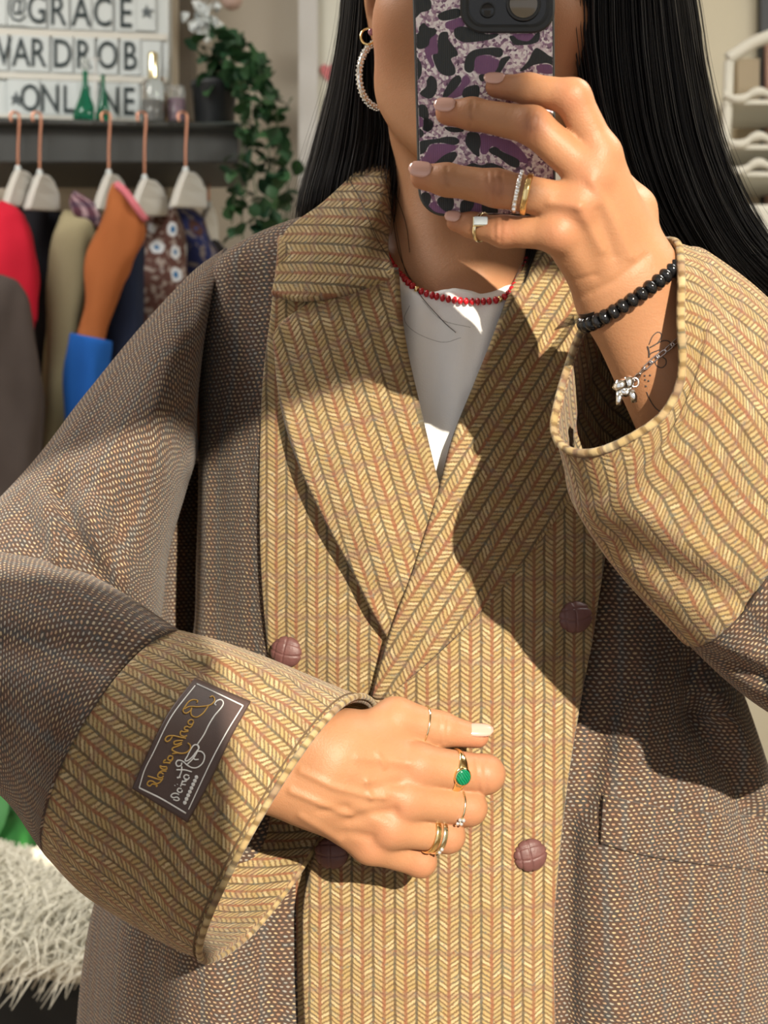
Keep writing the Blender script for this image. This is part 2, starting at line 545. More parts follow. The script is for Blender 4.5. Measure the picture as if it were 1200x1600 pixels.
# unseen cloth added behind the camera, lower edge shaped to shade the coat
M_blocker = plain('blocker_cloth', (0.42, 0.40, 0.37), 0.9)
BL_R = 0.485
blocker = empty('sun_blocker', (0.0, YW + 0.09, 2.64), 'grey cloth added unseen behind the camera, crooked edge shading the upper coat', 'blocker')
edge = [(-1.0, 1.76), (0.20, 1.797), (0.30, 1.815), (0.38, 1.847), (BL_R, 1.852)]
n_e = len(edge)
V = [(x, y, z) for y in (YW + 0.085, YW + 0.09) for (x, z) in edge] + [(x, y, 2.62) for y in (YW + 0.085, YW + 0.09) for (x, z) in edge]
Fs = []
for k in range(n_e - 1):
    Fs += [(k, k + 1, 2 * n_e + k + 1, 2 * n_e + k), (n_e + k + 1, n_e + k, 3 * n_e + k, 3 * n_e + k + 1), (k + 1, k, n_e + k, n_e + k + 1), (2 * n_e + k, 2 * n_e + k + 1, 3 * n_e + k + 1, 3 * n_e + k)]
Fs += [(0, 2 * n_e, 3 * n_e, n_e), (n_e - 1, 2 * n_e - 1, 4 * n_e - 1, 3 * n_e - 1)]
mesh_obj('cloth', V, Fs, M_blocker, blocker, smooth=False)
v, f = path_tube([(-1.02, YW + 0.1, 2.63), (BL_R + 0.02, YW + 0.1, 2.63)], 0.03, 14); mesh_obj('blocker_tube', v, f, M_frame, blocker)
mesh_obj('hem_bar', *path_tube([(x, YW + 0.0875, z) for x, z in edge], 0.006, 8), M_frame, blocker)
blocker2 = empty('sun_blocker', (0.9, YW + 0.09, 2.64), 'second grey cloth added unseen behind the camera to shade hair and cheek', 'blocker')  # second added blocker, keeps the sun off hair and cheek
mesh_obj('cloth', *box(BL_R + 0.004, 1.29, YW + 0.060, YW + 0.065, 1.955, 2.62), M_blocker, blocker2, smooth=False)
v, f = path_tube([(BL_R + 0.03, YW + 0.075, 2.60), (1.29, YW + 0.075, 2.60)], 0.022, 14); mesh_obj('blocker_tube', v, f, M_frame, blocker2)
mesh_obj('bottom_bar', *box(BL_R + 0.004, 1.29, YW + 0.055, YW + 0.07, 1.943, 1.955), M_frame, blocker2, smooth=False)
M_fill = NT('fill_diffuser'); M_fill.color((0.9, 0.9, 0.88)); M_fill.bsdf.inputs['Emission Color'].default_value = (1, 0.97, 0.92, 1); M_fill.bsdf.inputs['Emission Strength'].default_value = 3.0; M_fill = M_fill.m
for lx, nm in ((-1.15, 'left'), (1.25, 'right')):  # glowing panels added to go with the overhead fill lights
    e = empty('ceiling_fill_panel', (lx, 1.40, 2.75), 'flat glowing panel on the %s side, added to brighten the background' % nm, 'fill_panel')
    mesh_obj('housing', *box(lx - 0.47, lx + 0.47, 1.13, 1.67, 2.715, 2.75), M_frame, e, smooth=False)
    mesh_obj('diffuser', *box(lx - 0.45, lx + 0.45, 1.15, 1.65, 2.705, 2.716), M_fill, e, smooth=False)
# unseen board added at the window to shade the left sleeve and cuff
board = empty('sun_block_board', (0.11, YW + 0.03, 0.35), 'tall plain board added unseen behind the camera to shade the left sleeve', 'board')
mesh_obj('panel', *box(-0.10, 0.347, YW + 0.02, YW + 0.04, 0.37, 1.70), M_frame, board, smooth=False)
mesh_obj('foot', *box(-0.05, 0.28, YW - 0.04, YW + 0.058, 0.35, 0.372), M_frame, board, smooth=False)
# ------------------------------------------------------------------ coat
def TD(px, py):
    s = (px - 690.0) / 400.0
    d = 1.065 + 0.085 * s * s
    if py < 520: d += ((520.0 - py) / 300.0) ** 2 * 0.05
    return d
def T(px, py, off=0.0): return (px, py, TD(px, py) + off)

coat = empty('coat', P(690, 800, 1.12), 'oversized patchwork tweed coat in herringbone and brown basket weave worn by the person', 'coat')

# image-left brown front panel (with the side turning back)
rows = []
for y, xs in ((338, (335, 350, 372, 405, 440, 470)), (362, (318, 334, 362, 400, 442, 470)), (470, (300, 316, 345, 385, 427, 450)), (600, (306, 314, 345, 380, 414, 440)),
              (740, (310, 313, 342, 376, 409, 440)), (880, (306, 311, 340, 376, 410, 440)), (1000, (299, 306, 340, 382, 420, 450)), (1120, (250, 290, 335, 388, 432, 465)),
              (1300, (190, 245, 310, 385, 444, 475)), (1400, (150, 210, 290, 380, 448, 480)), (1500, (130, 195, 280, 378, 450, 480)), (1620, (118, 185, 275, 376, 452, 480)), (2000, (90, 165, 265, 372, 455, 485))):
    r = []
    y0_ = y
    for k, x in enumerate(xs):
        y = y0_
        off = (0.10, 0.018, 0.0, 0.0, 0.0, 0.004)[k]
        if y < 350: off = 0.12; y = (412, 400, 384, 366, 350, 340)[k]
        elif y == 362: off += 0.012; y = (425, 410, 390, 372, 358, 350)[k]
        if 560 < y < 1080: off += (0.055, 0.030, 0.030, 0.012, 0, 0)[k] * min(1.0, (y - 560) / 160.0)
        if y > 1250:
            s_ = (0.02, -0.05, -0.075, -0.045, -0.01, 0.004)[k]
            off = s_
        r.append(T(x, y, off))
    rows.append(r)
sheet('front_panel', rows, 40, 70, M_bask, coat, 0.004, uvmode='arc',
      creases=[([(385, 700), (396, 800), (402, 1000)], 14, 0.004), ([(330, 1420), (345, 1600)], 30, -0.012), ([(250, 1420), (230, 1600)], 30, 0.012), ([(410, 1420), (420, 1600)], 22, 0.010)], seed=3)

# herringbone facing strip under the left lapel and behind the closing
rows = []
for y, xs in ((332, (432, 470, 520, 560)), (372, (436, 475, 520, 560)), (470, (426, 480, 540, 600)), (600, (411, 480, 560, 630)), (740, (406, 480, 570, 660)), (880, (408, 490, 580, 680)),
              (1000, (417, 500, 590, 660)), (1120, (430, 510, 580, 640)), (1300, (445, 510, 560, 620)), (1450, (452, 510, 560, 620)), (1620, (456, 512, 560, 620)), (2000, (460, 515, 560, 620))):
    rows.append([T(x, y if y > 340 else (366, 352, 340, 332)[k], (0.11 if y < 340 else -0.003)) for k, x in enumerate(xs)])
sheet('facing_panel', rows, 34, 60, M_herr, coat, 0.004, uvoff=(0.003, 0), seed=4)

# overlapping herringbone front
rows = []
for y, xs in ((740, (720, 790, 870, 958)), (860, (672, 760, 850, 946)), (940, (640, 735, 830, 934)), (995, (609, 712, 815, 926)), (1045, (594, 700, 806, 916)), (1092, (581, 692, 800, 907)),
              (1230, (532, 655, 770, 885)), (1380, (482, 620, 745, 869)), (1480, (475, 612, 740, 864)), (1600, (478, 612, 740, 866)), (1700, (482, 615, 742, 868)), (2000, (492, 620, 745, 872))):
    rows.append([T(x, y, -0.011 - (0.004 if k in (1, 2) else 0) - (0.012 if (k == 0 and y > 1350) else 0)) for k, x in enumerate(xs)])
front_o, front_W = sheet('overlapping_front', rows, 48, 70, M_herr, coat, 0.005, seed=5, uvrot=0.0)

# image-right brown front panel
rows = []
for y, xs in ((330, (960, 1000, 1040, 1080, 1110, 1120)), (420, (955, 1000, 1045, 1090, 1120, 1125)), (560, (955, 1000, 1050, 1100, 1125, 1130)), (740, (958, 1000, 1050, 1095, 1120, 1120)), (880, (942, 990, 1040, 1085, 1112, 1110)), (1000, (922, 985, 1045, 1095, 1130, 1125)),
              (1110, (902, 980, 1050, 1120, 1170, 1160)), (1230, (881, 970, 1055, 1140, 1208, 1200)), (1400, (864, 965, 1065, 1165, 1255, 1240)),
              (1500, (862, 965, 1070, 1175, 1275, 1260)), (1620, (864, 968, 1075, 1190, 1300, 1280)), (2000, (868, 975, 1090, 1215, 1340, 1320))):
    r = []
    y0_ = y
    for k, x in enumerate(xs):
        off = (0.004, -0.014, -0.022, -0.020, 0.012, 0.11)[k]
        y = y0_ + ((0, 12, 28, 48, 70, 80)[k] if y0_ < 340 else 0)
        if y0_ < 340: off = 0.12
        if y > 1100: off += (0.004, -0.008, -0.014, -0.026, -0.040, -0.02)[k]
        r.append(T(x, y, off))
    rows.append(r)
E_o, E_W = sheet('side_front_panel', rows, 44, 70, M_bask, coat, 0.004, uvmode='arc', seed=6,
      creases=[([(1085, 1120), (1140, 1220), (1185, 1300)], 24, 0.022), ([(1130, 1090), (1190, 1200)], 24, -0.012), ([(985, 1060), (940, 1140), (915, 1260)], 22, 0.010),
               ([(890, 1280), (886, 1600)], 16, 0.012), ([(1010, 1060), (1000, 1160)], 34, -0.010), ([(1080, 1040), (1075, 1120)], 16, 0.014), ([(960, 1300), (975, 1600)], 46, -0.008), ([(1030, 1380), (1110, 1600)], 40, 0.007)])

# image-left notched lapel
rows = [[T(490, 468, -0.012), T(530, 455, -0.015), T(575, 440, -0.016), T(617, 418, -0.016)],
        [T(433, 512, -0.012), T(495, 505, -0.016), T(560, 500, -0.018), T(622, 490, -0.020)],
        [T(430, 560, -0.012), T(500, 560, -0.017), T(568, 560, -0.020), T(632, 555, -0.022)],
        [T(441, 640, -0.015), T(515, 640, -0.018), T(588, 640, -0.021), T(652, 640, -0.022)],
        [T(466, 720, -0.021), T(540, 720, -0.024), T(608, 718, -0.021), T(670, 715, -0.022)],
        [T(505, 805, -0.023), T(570, 805, -0.025), T(634, 800, -0.020), T(688, 790, -0.020)],
        [T(551, 890, -0.020), T(598, 890, -0.021), T(645, 880, -0.018), T(692, 862, -0.016)],
        [T(582, 950, -0.018), T(615, 945, -0.015), T(650, 935, -0.016), T(680, 920, -0.012)],
        [T(606, 996, -0.013), T(622, 985, -0.014), T(640, 970, -0.014), T(662, 960, -0.008)]]
sheet('lapel', rows, 36, 70, M_herr, coat, 0.005, uvrot=math.radians(17), seed=7, wob=0.001)

# image-left collar leaf, falling from the neck
rows = [[T(575, 235, 0.045), T(592, 235, 0.045), T(606, 235, 0.040), T(612, 240, 0.05)],
        [T(560, 262, 0.020), T(588, 268, 0.012), T(606, 272, 0.018), T(614, 276, 0.04)],
        [T(505, 315, 0.002), T(552, 322, -0.006), T(594, 330, -0.004), T(612, 335, 0.03)],
        [T(449, 357, -0.004), T(505, 366, -0.014), T(570, 378, -0.014), T(606, 385, 0.004)],
        [T(436, 395, -0.008), T(495, 405, -0.018), T(560, 412, -0.019), T(610, 412, -0.010)],
        [T(430, 430, -0.010), T(490, 438, -0.019), T(555, 436, -0.021), T(614, 428, -0.016)],
        [T(424, 456, -0.012), T(470, 465, -0.018), T(540, 456, -0.0195), T(617, 434, -0.0165)]]
sheet('collar', rows, 36, 40, M_herr, coat, 0.005, uvrot=math.radians(82), seed=8, wob=0.001)

# image-right lapel and collar
rows = [[T(828, 330, 0.05), T(850, 325, 0.03), T(880, 330, 0.02), T(905, 345, 0.02)],
        [T(822, 385, 0.015), T(850, 380, 0.0), T(895, 390, -0.004), T(940, 410, 0.0)],
        [T(800, 455, -0.010), T(845, 460, -0.017), T(905, 470, -0.018), T(970, 490, -0.012)],
        [T(772, 535, -0.018), T(830, 550, -0.022), T(895, 565, -0.022), T(965, 585, -0.014)],
        [T(742, 610, -0.020), T(808, 630, -0.024), T(875, 650, -0.023), T(940, 670, -0.015)],
        [T(712, 685, -0.022), T(782, 710, -0.025), T(848, 730, -0.024), T(912, 742, -0.016)],
        [T(690, 765, -0.023), T(750, 790, -0.026), T(808, 808, -0.024), T(866, 815, -0.017)],
        [T(664, 845, -0.022), T(712, 865, -0.025), T(760, 878, -0.023), T(808, 888, -0.017)],
        [T(640, 915, -0.021), T(676, 930, -0.023), T(712, 942, -0.022), T(750, 955, -0.017)],
        [T(612, 988, -0.019), T(632, 1000, -0.020), T(655, 1010, -0.020), T(680, 1022, -0.017)],
        [T(582, 1088, -0.014), T(588, 1089, -0.015), T(594, 1090, -0.015), T(602, 1092, -0.014)]]
sheet('lapel', rows, 40, 80, M_herr, coat, 0.005, uvrot=math.radians(-33), seed=9, wob=0.001)

# back of the coat, closing the body behind
rows = []
for y, w in ((290, 100), (360, 200), (420, 300), (600, 385), (740, 425), (960, 445), (1200, 400), (1500, 470), (2000, 560)):
    r = []
    for k in range(9):
        a = math.pi * k / 8
        x = 690 - w * math.cos(a)
        r.append((x, y, 1.26 + 0.08 * math.sin(a)))
    rows.append(r)
sheet('back_panel', rows, 40, 30, M_bask, coat, 0.004, uvmode='arc', seed=10)

# ---- sleeves, image-left arm bent across the body
up_rings = [ring((352, 388, 1.19), (313, 690, 1.20), (318, 545, 1.115), 1.0),
            ring((300, 425, 1.17), (303, 728, 1.165), (300, 590, 1.082), 1.0),
            ring((225, 505, 1.16), (288, 776, 1.145), (250, 645, 1.055), 1.0),
            ring((130, 618, 1.14), (264, 868, 1.125), (195, 750, 1.030), 1.0),
            ring((58, 716, 1.12), (247, 985, 1.10), (145, 850, 1.005), 1.0),
            ring((-20, 800, 1.10), (190, 1090, 1.07), (70, 940, 0.985), 1.0),
            ring((-110, 890, 1.06), (60, 1190, 1.04), (-40, 1030, 0.95), 1.0)]
sheet_creases = [([(95, 770), (118, 840), (150, 900)], 13, 0.020), ([(70, 790), (95, 880)], 15, -0.014), ([(140, 790), (190, 900)], 24, -0.014), ([(60, 860), (30, 780)], 18, 0.010), ([(250, 470), (170, 620), (130, 700)], 24, 0.008), ([(285, 520), (250, 640)], 20, -0.005), ([(185, 800), (165, 930)], 16, 0.012), ([(230, 560), (240, 720)], 40, -0.006), ([(300, 430), (290, 700)], 26, 0.008), ([(60, 740), (200, 780)], 22, 0.006)]
tube_sheet('upper_sleeve', up_rings, 72, 60, M_bask, coat, 0.004, creases=sheet_creases, seed=11, wob=0.003)
fo_rings = [ring((-230, 880, 1.04), (-200, 1190, 0.99), (-215, 1040, 0.91)),
            ring((-90, 868, 1.03), (-90, 1190, 0.985), (-95, 1050, 0.90)),
            ring((0, 864, 1.02), (0, 1244, 0.975), (-8, 1060, 0.893)),
            ring((140, 900, 1.01), (58, 1318, 0.955), (70, 1100, 0.880)),
            ring((288, 986, 1.005), (76, 1340, 0.945), (128, 1135, 0.877))]
seam = fo_rings[-1]
cu_rings = [seam,
            ring((350, 1004, 1.005), (130, 1398, 0.945), (195, 1170, 0.880), 1.1),
            ring((430, 1033, 1.008), (212, 1452, 0.950), (275, 1225, 0.888), 1.2),
            ring((502, 1064, 0.995), (275, 1486, 0.955), (338, 1275, 0.893), 1.35, 12, 0.92),
            ring((554, 1090, 0.982), (326, 1503, 0.958), (386, 1312, 0.898), 1.5, 12, 0.88)]
tube_sheet('lower_sleeve', fo_rings, 72, 44, M_bask, coat, 0.004, seed=12, wob=0.003,
           creases=[([(60, 900), (200, 960), (290, 1000)], 24, -0.006), ([(0, 1010), (130, 1020), (230, 1050)], 30, 0.008)])
cuff_o, cuff_W, cuff_G = tube_sheet('cuff', cu_rings, 90, 44, M_herr, coat, 0.0045, seed=13, wob=0.0022,
           creases=[([(330, 1020), (450, 1060)], 14, -0.006), ([(300, 1040), (420, 1090)], 16, 0.006), ([(420, 1290), (440, 1400)], 14, 0.004)])
def hem(W, r, name, parent, mat):
    loop = W[-1]
    v, f = path_tube(np.concatenate([loop]), r, 8, closed=True)
    uv = np.zeros((len(v), 2)); seg = np.linalg.norm(np.roll(loop, -1, axis=0) - loop, axis=1); c = np.concatenate([[0], np.cumsum(seg)])[:-1]
    uv[:, 0] = np.tile(np.linspace(0.0025, 0.0035, 8), len(loop)) ; uv[:, 1] = np.repeat(c, 8) * 0.4
    return mesh_obj(name, v, f, mat, parent, True, uv)
hem(cuff_W, 0.0022, 'cuff_hem', coat, M_herr)

M_stitch = plain('brown_stitching', (0.10, 0.062, 0.03), 0.9)
def stitch(W, k, parent):
    c = W.mean(axis=1)[k]; loop = W[k] + (W[k] - c) / np.linalg.norm(W[k] - c, axis=1, keepdims=True) * 0.0002
    v, f = path_tube(loop, 0.0006, 6, closed=True); return mesh_obj('stitch_line', v, f, M_stitch, parent)
stitch(cuff_W, -3, coat)
# ---- image-right raised arm
op = np.array([(1054, 378, 0.890), (1064, 425, 0.862), (1062, 500, 0.852), (1063, 585, 0.848), (1036, 645, 0.845), (982, 684, 0.847), (928, 706, 0.856), (886, 702, 0.872),
               (866, 674, 0.888), (872, 630, 0.900), (888, 575, 0.915), (908, 520, 0.928), (945, 455, 0.938), (1000, 395, 0.935)], float)
def angular(rg):     # resample a closed loop so it starts at the point farthest up-right and is evenly spaced
    return cr(rg, 48, closed=True)
def shift_loop(a, b, front, kb=1.0, n=48):
    return ring(a, b, front, kb, n)
# parametrise every loop: 0 = upper edge, quarter = near side, half = lower-left edge, then far side
op48 = angular(op)
RR1 = ring((1112, 398, 0.915), (908, 808, 0.900), (1072, 650, 0.845), 1.0, 48)
rr_rings = [op48,
            0.72 * op48 + 0.28 * RR1, 0.38 * op48 + 0.62 * RR1, RR1,
            ring((1195, 462, 0.945), (962, 888, 0.925), (1135, 735, 0.862), 1.0, 48),
            ring((1285, 560, 0.980), (1060, 992, 0.955), (1222, 860, 0.888), 1.0, 48)]
rr_rings[0] = op48; 
tube_r = [np.asarray(r) for r in rr_rings][::-1]
cuffR_o, cuffR_W, cuffR_G = tube_sheet('cuff', tube_r, 96, 50, M_herr, coat, 0.0030, seed=14, wob=0.0022,
           creases=[([(960, 850), (1060, 900), (1150, 930)], 26, 0.008), ([(1000, 800), (1120, 880)], 26, -0.006), ([(1090, 420), (1120, 560), (1180, 660)], 26, -0.005), ([(1130, 440), (1190, 600)], 24, 0.006)])
hem(cuffR_W, 0.0024, 'cuff_hem', coat, M_herr)
stitch(cuffR_W, -3, coat)
low_r = [tube_r[0], ring((1370, 660, 1.01), (1128, 1058, 0.980), (1295, 945, 0.905), 1.0, 48), ring((1420, 740, 1.03), (1200, 1110, 0.985), (1350, 1000, 0.900), 1.0, 48), ring((1500, 860, 1.08), (1330, 1180, 1.05), (1430, 1060, 0.95), 1.0, 48)]
tube_sheet('lower_sleeve', low_r, 72, 40, M_bask, coat, 0.004, seed=15, wob=0.003, creases=[([(1100, 1010), (1200, 1060)], 14, 0.010), ([(1090, 1000), (1200, 1030)], 10, -0.006), ([(1160, 960), (1200, 1000)], 14, 0.006)])
upr = [ring((1040, 372, 1.20), (1060, 760, 1.20), (1085, 560, 1.125), 1.0, 24), ring((1140, 410, 1.18), (1090, 780, 1.18), (1120, 600, 1.11), 1.0, 24), ring((1270, 540, 1.16), (1140, 900, 1.14), (1210, 740, 1.08), 1.0, 24),
       ring((1400, 720, 1.12), (1240, 1060, 1.10), (1330, 900, 1.03), 1.0, 24), ring((1500, 880, 1.10), (1330, 1180, 1.07), (1420, 1040, 0.99), 1.0, 24)]
tube_sheet('upper_sleeve', upr, 60, 40, M_bask, coat, 0.004, seed=16, wob=0.003)
# ------------------------------------------------------------------ the person: one body surface from a distance field
class Field:
    def __init__(s, lo, hi, h):
        s.lo = np.array(lo, float); s.h = h
        s.n = np.ceil((np.array(hi) - s.lo) / h).astype(int) + 1
        s.a = np.full(tuple(s.n), 1.0, np.float32)
        s.ax = [(s.lo[k] + h * np.arange(s.n[k])).astype(np.float32) for k in range(3)]
    def sub(s, mn, mx):
        i0 = np.maximum(np.floor((np.array(mn) - s.lo) / s.h).astype(int), 0)
        i1 = np.minimum(np.ceil((np.array(mx) - s.lo) / s.h).astype(int) + 1, s.n)
        if (i1 <= i0).any(): return None
        sl = tuple(slice(i0[k], i1[k]) for k in range(3))
        X = s.ax[0][sl[0]][:, None, None]; Y = s.ax[1][sl[1]][None, :, None]; Z = s.ax[2][sl[2]][None, None, :]
        return sl, X, Y, Z
    @staticmethod
    def smin(a, b, k):
        if k <= 0: return np.minimum(a, b)
        hh = np.maximum(k - np.abs(a - b), 0) / k
        return np.minimum(a, b) - hh * hh * k * 0.25
    def cone(s, a, b, r1, r2, k=0.006, arr=None, sub=False):
        a = np.array(a, float); b = np.array(b, float); m = max(r1, r2) + k + 0.012
        q = s.sub(np.minimum(a, b) - m, np.maximum(a, b) + m)
        if q is None: return
        sl, X, Y, Z = q
        ba = b - a; l2 = max(float(ba @ ba), 1e-12)
        t = np.clip(((X - a[0]) * ba[0] + (Y - a[1]) * ba[1] + (Z - a[2]) * ba[2]) / l2, 0, 1)
        dd = np.sqrt((X - a[0] - t * ba[0]) ** 2 + (Y - a[1] - t * ba[1]) ** 2 + (Z - a[2] - t * ba[2]) ** 2) - (r1 + (r2 - r1) * t)
        A = s.a if arr is None else arr
        if sub: A[sl] = -s.smin(-A[sl], dd, k)
        else: A[sl] = s.smin(A[sl], dd, k)
    def ell(s, c, r, k=0.01, rot=None, arr=None, sub=False):
        c = np.array(c, float); r = np.array(r, float); m = r.max() + k + 0.012
        q = s.sub(c - m, c + m)
        if q is None: return
        sl, X, Y, Z = q
        x, y, z = X - c[0], Y - c[1], Z - c[2]
        if rot is not None:
            R = np.array(rot); x, y, z = (R[0][0] * x + R[0][1] * y + R[0][2] * z, R[1][0] * x + R[1][1] * y + R[1][2] * z, R[2][0] * x + R[2][1] * y + R[2][2] * z)
        k0 = np.sqrt((x / r[0]) ** 2 + (y / r[1]) ** 2 + (z / r[2]) ** 2)
        k1 = np.sqrt((x / r[0] ** 2) ** 2 + (y / r[1] ** 2) ** 2 + (z / r[2] ** 2) ** 2)
        dd = k0 * (k0 - 1.0) / np.maximum(k1, 1e-6)
        A = s.a if arr is None else arr
        if sub: A[sl] = -s.smin(-A[sl], dd, k)
        else: A[sl] = s.smin(A[sl], dd, k)
    def mesh(s):
        A = s.a; n = A.shape
        ins = A < 0
        c = [ins[i:n[0] - 1 + i, j:n[1] - 1 + j, k:n[2] - 1 + k] for i in (0, 1) for j in (0, 1) for k in (0, 1)]
        cnt = sum(x.astype(np.int8) for x in c)
        act = (cnt > 0) & (cnt < 8)
        I, J, K = np.nonzero(act)
        vid = np.full(act.shape, -1, np.int64); vid[I, J, K] = np.arange(len(I))
        acc = np.zeros((len(I), 3)); num = np.zeros(len(I))
        corners = [(i, j, k) for i in (0, 1) for j in (0, 1) for k in (0, 1)]
        val = {q: A[I + q[0], J + q[1], K + q[2]].astype(float) for q in corners}
        for q in corners:
            for ax in range(3):
                if q[ax] == 0:
                    q2 = list(q); q2[ax] = 1; q2 = tuple(q2)
                    v0, v1 = val[q], val[q2]
                    cross = (v0 < 0) != (v1 < 0)
                    t = np.where(cross, v0 / np.where(cross, v0 - v1, 1), 0)
                    p = np.tile(np.array(q, float), (len(I), 1)); p[:, ax] += t
                    acc[cross] += p[cross]; num[cross] += 1
        V = (np.stack([I, J, K], 1) + acc / num[:, None]) * s.h + s.lo
        faces = []
        for ax in range(3):
            o1, o2 = [(1, 2), (2, 0), (0, 1)][ax]
            sl0 = [slice(None)] * 3; sl1 = [slice(None)] * 3
            sl0[ax] = slice(0, n[ax] - 1); sl1[ax] = slice(1, n[ax])
            a0, a1 = ins[tuple(sl0)], ins[tuple(sl1)]
            cr_ = a0 != a1
            idx = np.array(np.nonzero(cr_)).T
            ok = (idx[:, o1] > 0) & (idx[:, o2] > 0) & (idx[:, o1] < n[o1] - 1) & (idx[:, o2] < n[o2] - 1)
            idx = idx[ok]
            def g(d1, d2):
                q = idx.copy(); q[:, o1] -= d1; q[:, o2] -= d2
                return vid[q[:, 0], q[:, 1], q[:, 2]]
            quad = np.stack([g(0, 0), g(1, 0), g(1, 1), g(0, 1)], 1)
            fl = a0[idx[:, 0], idx[:, 1], idx[:, 2]]
            quad[~fl] = quad[~fl][:, ::-1]
            quad = quad[(quad >= 0).all(axis=1)]
            faces.append(quad)
        return V, np.concatenate(faces)

def relax(V, Fq, it=2, lam=0.5):
    n = len(V)
    e = np.concatenate([Fq[:, [0, 1]], Fq[:, [1, 2]], Fq[:, [2, 3]], Fq[:, [3, 0]]])
    for _ in range(it):
        s_ = np.zeros_like(V); c_ = np.zeros(n)
        np.add.at(s_, e[:, 0], V[e[:, 1]]); np.add.at(c_, e[:, 0], 1)
        np.add.at(s_, e[:, 1], V[e[:, 0]]); np.add.at(c_, e[:, 1], 1)
        V = V + lam * (s_ / np.maximum(c_, 1)[:, None] - V)
    return V

def chain(Fd, base, joints, k=0.004, kp=0.007):
    """finger: joints (px,py,d,r_px); returned field = finger blended with the palm field"""
    A = base.copy()
    J = [(P(*j[:3]), j[3] * mpx(j[2])) for j in joints]
    tmp = np.full_like(base, 1.0)
    for (a, ra), (b, rb) in zip(J[:-1], J[1:]):
        Fd.cone(a, b, ra, rb, k, tmp)
    return Fd.smin(A, tmp, kp)

def hand(lo, hi, metas, fingers, extras=(), h=0.0011, grooves=()):
    Fd = Field(lo, hi, h)
    for (a, b, k) in metas:
        Fd.cone(P(*a[:3]), P(*b[:3]), a[3] * mpx(a[2]), b[3] * mpx(b[2]), k)
    palm = Fd.a.copy()
    res = None
    for fg in fingers:
        A = chain(Fd, palm, fg)
        res = A if res is None else Fd.smin(res, A, 0.0012)
    Fd.a = res
    for (a, b, k) in extras:
        Fd.cone(P(*a[:3]), P(*b[:3]), a[3] * mpx(a[2]), b[3] * mpx(b[2]), k)
    for (a, b, k) in grooves:
        Fd.cone(P(*a[:3]), P(*b[:3]), a[3] * mpx(a[2]), b[3] * mpx(b[2]), k, sub=True)
    V, Fq = Fd.mesh()
    return relax(V, Fq, 3), Fq

# hand that holds the phone (back of the hand to the camera)
u_index = [(936, 240, 0.8540, 30), (895, 152, 0.8470, 28), (826, 139, 0.8600, 23), (776, 135, 0.8675, 18)]
u_middle = [(924, 276, 0.8510, 31), (832, 196, 0.8500, 29), (738, 178, 0.8645, 24), (700, 176, 0.8685, 20)]
u_ring = [(905, 320, 0.8510, 30), (776, 294, 0.8560, 28.5), (698, 281, 0.8640, 24.5), (661, 276, 0.8680, 20.5)]
u_pinky = [(872, 364, 0.8540, 27), (788, 362, 0.8680, 24), (738, 352, 0.8780, 19), (712, 347, 0.8810, 15)]
u_thumb = [(985, 330, 0.8900, 40), (930, 260, 0.9100, 30), (850, 215, 0.9140, 26), (780, 190, 0.9120, 20)]
u_meta = [((1003, 425, 0.8800, 38), (938, 244, 0.8560, 31), 0.012), ((985, 440, 0.8780, 38), (924, 278, 0.8530, 31), 0.012),
          ((962, 455, 0.8800, 37), (905, 322, 0.8530, 30), 0.012), ((945, 462, 0.8860, 36), (874, 364, 0.8570, 28), 0.012),
          ((1000, 430, 0.8900, 44), (985, 330, 0.8880, 36), 0.014),
          ((1003, 443, 0.8860, 55), (1100, 645, 0.9040, 62), 0.016), ((969, 470, 0.8880, 57), (1062, 655, 0.9060, 66), 0.016),
          ((1100, 645, 0.9060, 64), (1330, 960, 1.0100, 80), 0.016)]
def tendons(metas, ks, r=5.0, s0=0.25, up=0.0006):
    out = []
    for k in ks:
        a, b, _ = metas[k]; a = np.array(a, float); b = np.array(b, float)
        q = a + (b - a) * s0
        for m in (q, b): m[2] += -m[3] * mpx(m[2]) + up
        q[3] = r * 0.8; b[3] = r
        out.append((tuple(q), tuple(b), 0.006))
        m = np.array(metas[k][1], float)
        out.append(((m[0], m[1], m[2] - 0.3 * m[3] * mpx(m[2]), m[3] * 0.78), (m[0] - 3, m[1] - 2, m[2] - 0.3 * m[3] * mpx(m[2]), m[3] * 0.78), 0.008))
    return out
u_tend = tendons(u_meta, (0, 1, 2, 3))
VU, FU = hand(Vector((0.008, 0.815, 1.19)), Vector((0.31, 1.03, P(0, 92, 0.85)[2])), u_meta, [u_index, u_middle, u_ring, u_pinky, u_thumb], u_tend)

